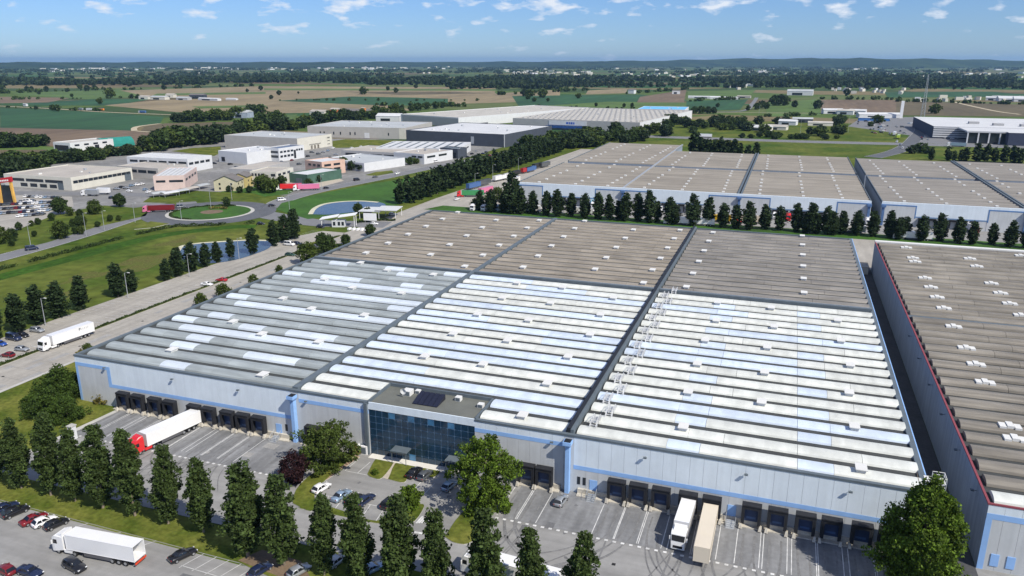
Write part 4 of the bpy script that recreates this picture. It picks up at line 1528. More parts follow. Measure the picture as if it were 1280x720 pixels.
block('house', 'salmon and white three storey house by the through road', 'house', 10, (381, 200), (402, 202.5), (413, 198), SALMON, ROOFW,
      wrow('L', 0.1, 0.9, 3, 6.4, 8.0, 0.6) + wrow('R', 0.1, 0.9, 2, 6.4, 8.0, 0.7) + wrow('R', 0.1, 0.9, 2, 3.2, 4.8, 0.7))


def farm_extra(root, obox, lL, lR):
    m3 = MB()
    obox(m3, lL * 0.1, lL * 0.9, -0.3, 0.02, 0.6, 5.6)
    part('glass_front', m3, WINDOW, root)


block('farm_building', 'white farm hall with a big dark glass front at the field', 'farm building', 8, (66, 177.5), (87, 178.8), (122, 174), WHITEW, ROOFY,
      wrow('R', 0.1, 0.95, 4, 4.6, 6.2, 0.5) + [('R', 0.55, 0.65, 0.3, 4, BLACK, 'gate')], farm_extra, depth=46)
# teal tunnel shed
p = G(124, 184)
t_ = thing('tunnel_shed', 'teal round roofed shed beside the white farm hall', 'shed', (p[0], p[1], 0), math.radians(-12))
mb = MB()
for i in range(10):
    a, b = math.pi * i / 10, math.pi * (i + 1) / 10
    mb.poly([(-7 * math.cos(a), 0, 8.5 * math.sin(a)), (-7 * math.cos(b), 0, 8.5 * math.sin(b)), (-7 * math.cos(b) + 5, 30, 8.5 * math.sin(b)), (-7 * math.cos(a) + 5, 30, 8.5 * math.sin(a))][::-1])
part('roof', mb, TEAL, t_)
mb = MB()
mb.poly([(7 * math.cos(math.pi * i / 10) + 4.9, 29.8, 8.3 * math.sin(math.pi * i / 10)) for i in range(11)])
mb.poly([(7 * math.cos(math.pi * i / 10), 0.2, 8.3 * math.sin(math.pi * i / 10)) for i in range(11)])
part('end_wall', mb, TEAL, t_)


def house(label, px, py, w, l, h, rot, wm, rm, win=True):
    p = G(px, py)
    r = thing('house', label, 'house', (p[0], p[1], 0), math.radians(rot))
    mb = MB()
    mb.box(-w / 2, -l / 2, 0, w / 2, l / 2, h)
    mb.poly([(-w / 2, -l / 2, h), (w / 2, -l / 2, h), (0, -l / 2, h + w * 0.22)])
    mb.poly([(w / 2, l / 2, h), (-w / 2, l / 2, h), (0, l / 2, h + w * 0.22)])
    part('wall', mb, wm, r)
    mb = MB()
    e = 0.5
    for s in (-1, 1):
        b = [(s * (w / 2 + e), -l / 2 - e, h - 0.1), (s * (w / 2 + e), l / 2 + e, h - 0.1), (0, l / 2 + e, h + w * 0.22 + 0.12), (0, -l / 2 - e, h + w * 0.22 + 0.12)]
        if s < 0:
            b = b[::-1]
        mb.hexa([(x, y, z) for x, y, z in b], [(x, y, z + 0.2) for x, y, z in b])
    part('roof', mb, rm, r)
    if win:
        for i in range(2):
            for z in (1.0, 3.8):
                if z + 1.4 < h:
                    m3 = MB()
                    x = -w / 4 + i * w / 2
                    m3.box(x - 0.6, -l / 2 - 0.06, z, x + 0.6, -l / 2 - 0.002, z + 1.4)
                    part('window', m3, WINDOW, r)
                    m3 = MB()
                    y = -l / 4 + i * l / 2
                    m3.box(w / 2 + 0.002, y - 0.6, z, w / 2 + 0.06, y + 0.6, z + 1.4)
                    part('window', m3, WINDOW, r)
    return r


house('pale yellow house with a grey tiled roof by the roundabout', 287, 237, 15, 12, 6.4, 18, YELW, ROOFT)
house('deep yellow house squeezed beside the pale yellow one', 304, 233, 10, 12, 7.2, 18, YELW2, ROOFT)
# carports along the front of the pink workshop
for i, (px, py, w_, deg, mt) in enumerate(((197, 246, 9, 20, ROOFL), (212, 245.5, 10, 20, ROOFW), (225, 243, 10, 24, ROOFL), (237, 240, 11, 30, ROOFB), (252, 236, 10, 34, ROOFL))):
    p = G(px, py)
    c0 = thing('carport', f'{nth(i)} low carport from the left before the pink workshop', 'carport', (p[0], p[1], 0), math.radians(deg + 55), 'carports before the pink workshop')
    m3 = MB()
    for k in range(6):
        a, b = math.pi * (0.2 + 0.1 * k), math.pi * (0.3 + 0.1 * k)
        q_ = [(-4 * math.cos(a), 1.6 + 1.4 * math.sin(a)), (-4 * math.cos(b), 1.6 + 1.4 * math.sin(b))]
        m3.hexa([(-w_ / 2, q_[0][0], q_[0][1]), (w_ / 2, q_[0][0], q_[0][1]), (w_ / 2, q_[1][0], q_[1][1]), (-w_ / 2, q_[1][0], q_[1][1])], [(-w_ / 2, q_[0][0], q_[0][1] + 0.12), (w_ / 2, q_[0][0], q_[0][1] + 0.12), (w_ / 2, q_[1][0], q_[1][1] + 0.12), (-w_ / 2, q_[1][0], q_[1][1] + 0.12)])
    part('roof', m3, mt, c0)
    for x in (-w_ / 2 + 0.2, w_ / 2 - 0.2):
        for y in (-3, 3):
            m3 = MB()
            m3.cyl((x, y, 0), (x, y, 2.45), 0.1, n=5)
            part('post', m3, STEEL, c0)
# dealership entrance arch
p = G(11, 255)
s_ = thing('entrance_arch', 'red topped dealership arch on slanted yellow legs', 'sign', (p[0], p[1], 0), math.radians(8))
for sx in (-1, 1):
    mb = MB()
    mb.hexa([(sx * 4.6 - 0.6, -0.6, 0), (sx * 4.6 + 0.6, -0.6, 0), (sx * 4.6 + 0.6, 0.6, 0), (sx * 4.6 - 0.6, 0.6, 0)], [(sx * 4.0 - 0.6, -0.6, 13), (sx * 4.0 + 0.6, -0.6, 13), (sx * 4.0 + 0.6, 0.6, 13), (sx * 4.0 - 0.6, 0.6, 13)])
    part('leg', mb, M('leg_yellow', (0.62, 0.36, 0.08)), s_)
mb = MB()
mb.hexa([(-5, -0.8, 12.2), (5, -0.8, 13.2), (5, 0.8, 13.2), (-5, 0.8, 12.2)], [(-5, -0.8, 14.6), (5, -0.8, 16.2), (5, 0.8, 16.2), (-5, 0.8, 14.6)])
part('sign_board', mb, M('sign_red', (0.45, 0.02, 0.03)), s_)
mb = MB()
for k in range(6):
    x = -3.4 + k * 1.2
    mb.box(x, -0.9, 13.4 + x * 0.1, x + 0.8, -0.81, 14.3 + x * 0.1 + (0.5 if k == 0 else 0))
part('lettering', mb, WHITE, s_)
mb = MB()
mb.box(-4.0, 0.2, 0, 4.0, 0.6, 11)
part('glass_front', mb, WINDOW, s_)

# gatehouse by the pond, and its car shelter
p = G(424, 283)
g_ = thing('gatehouse', 'white gatehouse with a tilted canopy at the site entrance', 'gatehouse', (p[0], p[1], 0), math.radians(20))
mb = MB()
mb.box(-3.2, -2, 0, 3.2, 2.2, 3.4)
part('booth', mb, WHITEW, g_)
for x in (-2.0, 0.4, 2.3):
    mb = MB()
    mb.box(x - 0.6, -2.08, 0.9, x + 0.6, -2.002, 2.8)
    part('window', mb, WINDOW, g_)
for s, z0, z1 in ((-1, 4.6, 3.6), (1, 4.8, 6.2)):
    mb = MB()
    xa, xb = (-9, -0.2) if s < 0 else (0.2, 9)
    za, zb = (3.9, 5.4) if s < 0 else (5.0, 6.3)
    mb.hexa([(xa, -3, za), (xb, -3, zb), (xb, 3.2, zb), (xa, 3.2, za)], [(xa, -3, za + 0.4), (xb, -3, zb + 0.4), (xb, 3.2, zb + 0.4), (xa, 3.2, za + 0.4)])
    part('canopy', mb, WHITE, g_)
for x in (-8.2, 8.2):
    for y in (-2.4, 2.6):
        mb = MB()
        mb.cyl((x, y, 0), (x, y, 4.2 if x < 0 else 6.0), 0.16, n=6)
        part('post', mb, WHITE, g_)
p = G(481, 272)
g_ = thing('car_shelter', 'white flat roofed car shelter beside the pond', 'shelter', (p[0], p[1], 0), math.radians(12))
for k, (x, z) in enumerate(((-7, 4.0), (2, 4.8))):
    mb = MB()
    mb.box(x - 5.5, -6, z, x + 6.2, 7, z + 0.35)
    part('canopy', mb, ROOFW, g_)
for x in (-12, -1.5, 7.5):
    for y in (-5.5, 6.5):
        mb = MB()
        mb.cyl((x, y, 0), (x, y, 4.0), 0.14, n=6)
        part('post', mb, WHITE, g_)
p = G(446, 280)
g_ = thing('site_notice', 'big blank white notice board beside the gatehouse', 'sign', (p[0] + 5, p[1] + 5, 0), math.radians(10))
mb = MB()
mb.box(-3.5, -0.1, 1.2, 3.5, 0.1, 5.0)
part('board', mb, WHITE, g_)
mb = MB()
for x in (-2.8, 2.8):
    mb.cyl((x, 0.2, 0), (x, 0.2, 1.3), 0.1, n=5)
part('posts', mb, STEEL, g_)
for k in range(6):
    p = G(437 + k * 5.2, 287.3 + k * 0.3)
    b = link('barrier_block', MB().box(-0.5, -1.3, 0, 0.5, 1.3, 1.0).mesh('barrier_block', WHITE), None, (p[0], p[1], 0.06))
    tag(b, f'{nth(k)} white barrier block from the gatehouse side of the gate lane', 'barrier', 'white blocks across the gate lane')

# shopping hall with dark glass bays, far beyond the bridge
ML = thing('shopping_hall', 'white roofed hall with dark glass bays beyond the highway', 'hall', (147, 893, 0))
A = At(ML)
mb = MB()
mb.box(147, 953, 0, 330, 1115, 12.6, 0, 1)
mb.box(205, 893, 0, 330, 952.9, 12.4, 0, 1)
A.part('wall', mb, [M('navy_cladding', (0.04, 0.05, 0.085), var=0.1), ROOFW])
mb = MB()
for a, b in ((147, 200),):
    for k in range(5):
        mb.box(a - 0.2, 952.5, 1.4 + k * 2.3, b, 952.99, 2.9 + k * 2.3)
A.part('white_louvre', mb, WHITEW)
for i in range(9):
    x = 172 + i * 9.6
    mb = MB()
    mb.box(x, 905, 0.3, x + 8.2, 905.3, 10.6)
    A.part('glass_bay', mb, WINDOW)
    mb = MB()
    mb.box(x - 1.3, 903.8, 0, x - 0.1, 905, 11.5)
    A.part('white_pier', mb, WHITEW)
mb = MB()
mb.box(170, 903.5, 11.0, 262, 952, 12.5)
A.part('canopy', mb, ROOFW)
for x, y in ((195, 1010), (215, 990), (240, 985), (235, 930), (258, 1040)):
    mb = MB()
    mb.box(x - 5, y - 4, 12.6, x + 5, y + 4, 15)
    A.part('roof_plant', mb, GREYW)
# white pylon sign and lattice mast
p = G(1126, 148)
t_ = thing('pylon_sign', 'tall white pylon standing beside the hall car park', 'pylon', (p[0], p[1], 0))
part('shaft', MB().box(-2.0, -1, 0, 2.0, 1, 25), WHITE, t_)
part('base', MB().box(-3.0, -2, 0, 3.0, 2, 0.6), KERB, t_)
p = G(1153, 146)
t_ = thing('lattice_mast', 'slim grey lattice mast rising behind the hall', 'mast', (p[0], p[1], 0))
mb = MB()
for sx, sy in ((-1, -1), (1, -1), (1, 1), (-1, 1)):
    mb.cyl((sx * 2.6, sy * 2.6, 0), (sx * 0.5, sy * 0.5, 62), 0.28, 0.18, n=4)
part('legs', mb, STEEL, t_)
mb = MB()
for k in range(14):
    z0, z1 = k * 4.4, (k + 1) * 4.4
    a, b = 2.6 - 2.1 * z0 / 62, 2.6 - 2.1 * z1 / 62
    for (s, t), (u, v) in (((-1, -1), (1, -1)), ((1, -1), (1, 1)), ((1, 1), (-1, 1)), ((-1, 1), (-1, -1))):
        mb.cyl((s * a, t * a, z0), (u * b, v * b, z1), 0.13, n=4)
        mb.cyl((s * b, t * b, z1), (u * b, v * b, z1), 0.11, n=4)
part('bracing', mb, STEEL, t_, 'stuff')
# far small buildings: service area, farms, hamlets
far_b = [
    (985, 156, 22, 14, 5, 'low service station hall with a white roof by the highway', WHITEW, ROOFW), (1003, 153, 26, 12, 5, 'dark service station canopy with pale trim', DARKW, ROOFL),
    (1025, 157, 30, 10, 4, 'long pale service shed by the slip road', CREAM, ROOFY), (948, 163, 30, 16, 4, 'flat pale depot roof by the highway verge', CREAM, ROOFW),
    (970, 162, 26, 14, 4, 'second flat pale depot roof nearer the slip road', CREAM, ROOFY),
    (1040, 142, 30, 14, 6, 'white domed roof hut at the field corner', WHITEW, ROOFW), (1057, 143, 24, 14, 6, 'middle white hut of the field row', WHITEW, ROOFY), (1072, 143, 24, 14, 6, 'white hut near the long white shed', WHITEW, ROOFW),
    (1098, 147, 60, 16, 5, 'long white toll canopy before the pylon', WHITEW, ROOFW), (1092, 151, 40, 6, 4, 'blue fronted toll booths under the canopy', M('toll_blue', (0.05, 0.15, 0.38)), ROOFL),
    (1000, 119, 60, 26, 10, 'white villa group beyond the green field', WHITEW, ROOFL), (880, 123, 70, 10, 4, 'long white greenhouse shed in the green field', WHITEW, ROOFW), (905, 124, 60, 10, 4, 'second long white shed along the crops', WHITEW, ROOFW),
    (930, 122.5, 30, 10, 4, 'brown roofed shed at the end of the crops', BEIGEW, ROOFB), (790, 117, 16, 16, 9, 'white farmhouse among dark trees', WHITEW, ROOFT), (845, 117.5, 20, 12, 8, 'small white farmhouse at the brown field', WHITEW, ROOFT),
    (182, 124, 24, 14, 6, 'cream farmhouse beside the farm tree', CREAM, ROOFB), (200, 124.5, 40, 14, 6, 'long pale barn of the field farm', CREAM, ROOFL), (214, 122, 20, 14, 7, 'cream barn behind the long pale barn', CREAM, ROOFY),
    (230, 125, 30, 14, 5, 'grey barn in the middle of the farm', GREYW, ROOFL), (248, 123, 34, 16, 8, 'dark barn with purple roof at the farm', DARKW, ROOFT), (262, 125.5, 60, 10, 4, 'low white tunnel shed at the farm edge', WHITEW, ROOFW), (290, 125, 26, 8, 3, 'farthest little white shed of the farm', WHITEW, ROOFW),
    (400, 145, 26, 16, 7, 'cream house near the orange silo', CREAM, ROOFB), (420, 143, 14, 14, 8, 'orange red silo house by the trees', M('orange_render', (0.55, 0.18, 0.07)), ROOFB), (447, 144, 46, 18, 7, 'dark barn beside the orange silo', DARKW, ROOFT),
    (455, 148, 5, 5, 15, 'orange column crane behind beige warehouse', M('orange_steel', (0.65, 0.2, 0.05)), ROOFB), (488, 152, 34, 22, 8, 'small white block behind the beige warehouse', WHITEW, ROOFW),
    (304, 147, 24, 20, 8, 'blue grey barn near the dark wood', M('bluegrey_wall', (0.28, 0.33, 0.4)), ROOFL),
    (32, 132.5, 10, 4, 4, 'white van sized hut beside the field road', WHITEW, ROOFW),
    (1260, 126.5, 40, 30, 6, 'white pavilion tent at the far field edge', WHITEW, ROOFW), (1280, 127, 40, 30, 6, 'second white pavilion tent at the far field edge', WHITEW, ROOFW), (1240, 125.5, 24, 16, 6, 'white hut near the pavilion tents', WHITEW, ROOFW),
]
for px, py, w, l, h, lab, wm, rm in far_b:
    p = G(px, py)
    r = thing('farm_building' if py < 135 else 'small_building', lab, 'building', (p[0], p[1], 0), math.radians(rng.uniform(-15, 15)))
    mb = MB()
    mb.box(-w / 2, -l / 2, 0, w / 2, l / 2, h)
    part('wall', mb, wm, r)
    mb = MB()
    e = 0.4
    k = len(mb.v)
    mb.hexa([(-w / 2 - e, -l / 2 - e, h + 0.01), (w / 2 + e, -l / 2 - e, h + 0.01), (w / 2 + e, l / 2 + e, h + 0.01), (-w / 2 - e, l / 2 + e, h + 0.01)],
            [(-w / 2 - e, -0.2, h + l * 0.16), (w / 2 + e, -0.2, h + l * 0.16), (w / 2 + e, 0.2, h + l * 0.16), (-w / 2 - e, 0.2, h + l * 0.16)])
    part('roof', mb, rm, r)
    if w > 18 and l > 8:
        m3 = MB()
        m3.box(-w * 0.3, -l / 2 - 0.1, 0.6, w * 0.1, -l / 2 - 0.002, h * 0.62)
        part('opening', m3, WINDOW, r)

# ------------------------------------------------------------------ trees
def np_mesh(name, V, F, mats, mi=None):
    me = bpy.data.meshes.new(name)
    n, k = F.shape
    me.vertices.add(len(V))
    me.vertices.foreach_set('co', V.astype(np.float32).ravel())
    me.loops.add(n * k)
    me.loops.foreach_set('vertex_index', F.astype(np.int32).ravel())
    me.polygons.add(n)
    me.polygons.foreach_set('loop_start', np.arange(0, n * k, k, dtype=np.int32))
    me.polygons.foreach_set('loop_total', np.full(n, k, dtype=np.int32))
    for m in (mats if isinstance(mats, (list, tuple)) else [mats]):
        me.materials.append(m)
    if mi is not None:
        me.polygons.foreach_set('material_index', mi.astype(np.int32))
    me.update(calc_edges=True)
    me.validate()
    return me


def leaf_quads(P, size, g, up=0.35):
    """one bent-less quad per point, random facing"""
    n = len(P)
    a = g.normal(size=(n, 3))
    a /= np.linalg.norm(a, axis=1)[:, None]
    b = g.normal(size=(n, 3))
    b -= a * np.sum(a * b, axis=1)[:, None]
    b /= np.linalg.norm(b, axis=1)[:, None]
    s = size * g.uniform(0.6, 1.3, size=(n, 1))
    a *= s
    b *= s * 0.62
    V = np.stack([P - a, P - b * 0.9, P + a, P + b], axis=1).reshape(-1, 3)
    F = np.arange(4 * n).reshape(n, 4)
    return V, F


def crown(name, mat, H, z0, rad, nc, per, size, cr, seed, lobes=0.22, hollow=0.35):
    """foliage of clumps spread through a crown: rad(t) is the radius at height fraction t"""
    g = np.random.default_rng(seed)
    t = g.uniform(0.0, 1.0, nc * 3)
    w = np.array([rad(x) for x in t])
    keep = g.uniform(0, 1, len(t)) < (w / w.max()) ** 1.2
    t = t[keep][:nc]
    n = len(t)
    th = g.uniform(0, 2 * math.pi, n)
    lob = 1 + lobes * np.sin(3 * th + 7 * t + seed) + lobes * 0.8 * np.sin(5 * th - 11 * t + seed * 2) + lobes * g.normal(size=n) * 0.5
    r = np.array([rad(x) for x in t]) * lob * np.sqrt(g.uniform(hollow, 1.0, n))
    C = np.stack([r * np.cos(th), r * np.sin(th), z0 + (H - z0) * t], axis=1)
    sc = g.uniform(0.6, 1.35, n)
    D = g.normal(size=(n, per, 3))
    D /= np.linalg.norm(D, axis=2)[:, :, None]
    D *= (g.uniform(0.2, 1.0, size=(n, per, 1)) ** 0.6) * cr * sc[:, None, None]
    D[:, :, 2] *= 0.9
    P = (C[:, None, :] + D).reshape(-1, 3)
    P = P[P[:, 2] > 0.15]
    V, F = leaf_quads(P, size, g)
    return np_mesh(name, V, F, mat)


def trunk_mesh(H, r, limbs, spread, seed, top=0.85):
    g = random.Random(seed)
    m_ = MB()
    segs = 5
    prev = Vector((0, 0, 0))
    for i in range(segs):
        z = H * top * (i + 1) / segs
        nx = Vector((g.uniform(-0.1, 0.1) * r * 3, g.uniform(-0.1, 0.1) * r * 3, z))
        m_.cyl(prev, nx, r * (1 - 0.85 * i / segs), r * (1 - 0.85 * (i + 1) / segs), n=7, cap=False)
        prev = nx
    for k in range(limbs):
        z = H * g.uniform(0.15, 0.7)
        a = g.uniform(0, 6.28)
        l = spread * g.uniform(0.6, 1.0) * (1 - 0.5 * z / H)
        m_.cyl((0, 0, z), (l * math.cos(a), l * math.sin(a), z + l * g.uniform(0.6, 1.6)), r * 0.4, r * 0.08, n=5, cap=False)
    return m_.mesh('trunk', BARK, True)


def pop_rad(s):
    def f(t):
        return 1.82 * (0.50 + 0.62 * min(1, t / 0.25) - 0.08) * (1 - max(0, (t - 0.45) / 0.55) ** 1.6 * 0.72) * s
    return f


POP = [(crown('crown', L_POP, 16, 1.3, pop_rad(1.0), 300, 32, 0.27, 0.66, 100 + i, lobes=0.30), trunk_mesh(16, 0.24, 10, 2.0, i)) for i in range(5)]
POPM = [(crown('crown', L_POPD, 16, 0.9, pop_rad(0.98), 170, 20, 0.45, 0.85, 200 + i, lobes=0.22), trunk_mesh(16, 0.22, 5, 1.6, 20 + i)) for i in range(4)]
POPF = [(crown('crown', L_POPD, 16, 0.6, pop_rad(1.0), 70, 9, 0.95, 1.0, 300 + i, lobes=0.15), trunk_mesh(16, 0.22, 3, 1.4, 30 + i)) for i in range(4)]


def round_rad(R_, low=0.0):
    def f(t):
        return R_ * max(0.12, math.sin(math.pi * min(1, (t * 0.92 + 0.06 + low)))) ** 0.6
    return f


RND = [(crown('crown', L_TREE, 9, 1.4, round_rad(3.6), 130, 18, 0.5, 1.15, 400 + i, lobes=0.16), trunk_mesh(9, 0.2, 8, 2.8, 40 + i, 0.7)) for i in range(4)]
RNDF = [(crown('crown', (L_FAR, L_MID, L_FAR, L_OLIVE, L_MID)[i], 10, 0.8, round_rad(5.0), 60, 10, 1.2, 1.7, 500 + i, lobes=0.18), trunk_mesh(10, 0.3, 3, 2.4, 50 + i, 0.7)) for i in range(5)]
OLV = [(crown('crown', L_OLIVE, 9, 1.2, round_rad(3.4), 110, 14, 0.5, 1.15, 600 + i, lobes=0.2), trunk_mesh(9, 0.2, 8, 2.6, 60 + i, 0.7)) for i in range(2)]

tr = random.Random(3)


def tree(protos, x, y, h, label, cat='tree', name='tree', group=None, wide=1.0, base=16.0, i=None, z=0.0):
    c_, t_ = protos[tr.randrange(len(protos)) if i is None else i % len(protos)]
    r = thing(name, label, cat, (x, y, z), tr.uniform(0, 6.28), group)
    r.rotation_euler = (tr.gauss(0, 0.022), tr.gauss(0, 0.022), r.rotation_euler[2])
    s = h / base
    w = s * wide * tr.uniform(0.92, 1.08)
    r.scale = (w, w, s)
    link('crown', c_, r)
    link('trunk', t_, r)
    return r


# the front row of Lombardy poplars, each with its crown top read from the photograph
tops = [(-22, 515), (10, 527), (45, 521), (78, 538), (112, 536), (153, 543), (197, 561), (243, 576), (297, 579), (345, 597), (398, 623), (443, 622), (493, 624), (545, 640), (611, 640), (665, 664), (725, 671)]
for i, (px, py) in enumerate(tops):
    Y = 93.0 if px < 260 else (90.0 if px < 520 else (91.0 if px < 650 else 93.0))
    x, z = onwall(px, py, Y)
    z += 0.3
    w = 1.15 if px in (297, 345) else (0.92 if px > 700 else 1.0)
    tree(POP, x, Y, z, f'{nth(i)} tall poplar from the left in the front row on the grass strip', 'poplar', 'poplar_tree', 'poplars in the front row', w * 16 / max(z, 12) if z < 12 else w, i=i)
# poplars beside the car park
lp = [(-12, 372), (20, 366), (45, 358), (70, 353), (98, 346), (145, 329), (163, 337), (205, 324), (220, 311), (238, 303), (255, 305), (270, 303), (287, 298), (315, 285), (341, 276), (355, 269), (367, 262)]
for i, (px, py) in enumerate(lp):
    X = -218.5 if px < 300 else -214.6
    # row runs along the depth axis: find the depth whose column passes px
    lo, hi = 100.0, 420.0
    for _ in range(40):
        mid = (lo + hi) / 2
        d = np.array([X, mid, 6 - HC])
        u = 640 + FPX * (d @ RT) / (d @ FW)
        lo, hi = (mid, hi) if u < px else (lo, mid)
    Y = lo
    d1 = np.array([X, Y, -HC])
    hh = 13.0
    for k in range(60):
        z = 6 + k * 0.25
        d = np.array([X, Y, z - HC])
        if 360 - FPX * (d @ UP) / (d @ FW) < py:
            hh = z
            break
    tree(POPM, X, Y, hh, f'{nth(i)} poplar from the left along the far side of the car park', 'poplar', 'poplar_tree', 'poplars along the car park', 1.6, i=i)
# long dark row behind the main warehouse
bp = [(600, 238), (614, 236), (629, 240), (641, 215), (652, 236), (666, 238), (683, 239), (698, 237), (714, 242), (731, 241), (748, 241), (763, 243), (774, 251), (781, 240), (798, 242), (812, 238), (822, 252), (838, 246), (845, 256), (866, 243), (885, 247), (904, 253), (920, 256), (937, 252), (957, 256), (975, 257), (996, 254), (1007, 266), (1015, 254), (1022, 266), (1034, 258), (1043, 265), (1053, 264), (1071, 262), (1092, 264), (1113, 263), (1124, 272), (1131, 270), (1154, 269), (1176, 267), (1199, 272), (1217, 276), (1242, 279), (1264, 276), (1285, 280)]
for i, (px, py) in enumerate(bp):
    Y = 391.0 if px % 3 else 394.0
    hh = onwall(px, py, Y)[1]
    x = at_y(px, Y, 5)
    tree(POPM, x, Y, hh, f'{nth(i)} dark poplar from the left in the row behind the main warehouse', 'poplar', 'poplar_tree', 'poplars behind the main warehouse', 1.5 if hh > 11 else 1.6, i=i)
# avenue along the lawn by the pond
k = 0
for row, X in ((0, -209), (1, -203)):
    for j in range(26):
        Y = 398 + j * 11.5 + row * 5
        xx = X - (2.5 if j < 12 else -0.4 * (j - 12)) + tr.uniform(-0.6, 0.6)
        tree(POPF, xx, Y, tr.uniform(13.5, 16.5), f'{nth(j)} poplar from the gate in the {"pond" if row == 0 else "lorry park"} side line of the avenue', 'poplar', 'poplar_tree', 'poplars of the avenue', 1.35)
# poplars by the highway behind the rear warehouses
hp = [(868, 163), (877, 170), (886, 172), (894, 173), (902, 172), (910, 174), (917, 174), (925, 178), (935, 180), (945, 178), (1165, 183), (1186, 182), (1194, 188), (1202, 186), (1208, 183), (1222, 178), (1233, 180), (1244, 184), (1256, 182), (1268, 181), (1276, 184)]
for i, (px, py) in enumerate(hp):
    Y = 700 if px < 1000 else 735
    hh = max(9, onwall(px, py, Y)[1])
    tree(POPF, at_y(px, Y, 6), Y, hh, f'{nth(i)} little dark poplar from the left beyond the rear warehouse roofs', 'poplar', 'poplar_tree', 'poplars by the highway', 1.5)

# big single trees near the warehouse
BIG = (crown('crown', L_BRIGHT, 19.5, 0.7, lambda t: 6.0 * (0.62 + 0.45 * min(1, t / 0.22) - 0.07) * max(0.05, 1 - max(0, (t - 0.2) / 0.8) ** 1.9) ** 0.75, 620, 70, 0.27, 1.0, 77, lobes=0.17, hollow=0.35), trunk_mesh(19.5, 0.45, 14, 6, 77))
tree([BIG], 25.3, 118.2, 19.6, 'big bright green tree hiding the right corner of the main warehouse', base=19.5)
LOOSE = (crown('crown', L_BRIGHT, 15, 1.2, lambda t: 6.4 * (0.55 + 0.6 * min(1, t / 0.3) - 0.1) * max(0.05, 1 - max(0, (t - 0.35) / 0.65) ** 1.8) ** 0.7, 330, 56, 0.27, 0.95, 78, lobes=0.32, hollow=0.3), trunk_mesh(15, 0.35, 14, 5.5, 78))
tree([LOOSE], -46.8, 117.5, 14.5, 'broad light green tree beside the glass office front', base=15)
WILLOW = (crown('crown', L_OLIVE, 10, 0.8, lambda t: 5.2 * (0.6 + 0.5 * min(1, t / 0.3)) * max(0.05, 1 - max(0, (t - 0.3) / 0.7) ** 1.7) ** 0.7, 210, 50, 0.26, 0.9, 79, lobes=0.30, hollow=0.3), trunk_mesh(10, 0.28, 12, 4.5, 79))
tree([WILLOW], -83.0, 120.5, 9.8, 'yellowish green tree between the docks and the office car park', base=10)
PURP = (crown('crown', L_PURP, 7, 0.5, round_rad(2.9), 140, 36, 0.26, 0.85, 80, lobes=0.15), trunk_mesh(7, 0.2, 8, 2.5, 80))
tree([PURP], -85.6, 112.6, 6.4, 'dark purple leaved tree at the edge of the office lawn', base=7)
SM = (crown('crown', L_BRIGHT, 4, 0.4, round_rad(1.8), 60, 20, 0.3, 0.6, 81), trunk_mesh(4, 0.1, 5, 1.2, 81))
p = G(514, 634)
tree([SM], p[0], p[1], 4.2, 'small round green tree at the end of the office lawn', base=4)
BUSH = (crown('crown', leafmat('bush_leaf', (0.050, 0.086, 0.014), 0.45), 8, 0.2, round_rad(4.6, 0.18), 230, 48, 0.28, 1.0, 82, lobes=0.28), trunk_mesh(8, 0.2, 8, 3.5, 82))
for px, py, h, lab in ((62, 520, 7.0, 'wide dark green bush tree on the lawn by the corner of the warehouse'), (78, 498, 8.2, 'taller green bush tree against the end wall of the warehouse'), (85, 525, 5.5, 'low dark bush at the front of the corner thicket'), (48, 512, 5.5, 'low green bush at the road side of the corner thicket')):
    p = G(px, py)
    tree([BUSH], p[0], p[1], h, lab, 'bush', 'bush', base=8)
YB = (crown('crown', L_YEL, 3.4, 0.1, round_rad(1.9, 0.2), 60, 20, 0.26, 0.6, 83), trunk_mesh(3, 0.1, 6, 1.2, 83))
for px, py, h, lab in ((131, 503, 3.4, 'rusty brown round shrub beside the first dock'), (1262, 703, 2.0, 'yellow low shrub by the blue doors across the aisle'), (1240, 705, 1.8, 'small yellow shrub at the corner of the aisle warehouse'), (444, 567, 2.2, 'brown shrub before the office wall'), (101, 446, 2.2, 'yellow green sapling beside the warehouse corner eaves')):
    p = G(px, py)
    tree([YB], p[0], p[1], h, lab, 'shrub', 'shrub', base=3.4)
p = G(1283, 708)
tree(RND, p[0], p[1], 5.5, 'dark fir like shrub at the bottom right edge', 'shrub', 'shrub', base=9)
for i, (px, py, h) in enumerate(((104, 430, 5), (237, 383, 5), (268, 372, 5.5), (302, 356, 4.5), (335, 343, 4))):
    p = G(px, py)
    tree(OLV, -182.0, p[1] if i else 152, h if i else 3.4, f'{nth(i)} young tree from the front between warehouse eaves and service road', group='young trees beside the warehouse', base=9)
for px, py, h, lab in ((385, 330, 9, 'yellowish tree at the head of the car park verge'), (410, 318, 8.5, 'dark round tree where the verge meets the gate lane'), (432, 307, 5, 'dark tree nearest the warehouse eaves by the gate'), (463, 295, 5.5, 'pointed dark tree beside the barrier blocks'), (402, 308, 6, 'low bushy tree on the gate lawn'), (448, 268, 6, 'round bush tree on the pond bank'), (460, 271, 5, 'second bush on the pond bank near the car shelter')):
    p = G(px, py)
    tree(RND if 'yellow' not in lab else OLV, p[0], p[1], h, lab, base=9)
for px, py, h, lab in ((610, 262, 8, 'bushy olive tree left of the parked lorries behind the roof'), (622, 252, 8.5, 'olive tree among the parked lorries'), (634, 262, 9, 'dark leafy tree beside the white lorry box'), (594, 262, 6, 'small olive tree nearest the red lorry cab')):
    p = G(px, py)
    tree(OLV if 'olive' in lab else RND, p[0], p[1], h, lab, base=9, wide=1.1)
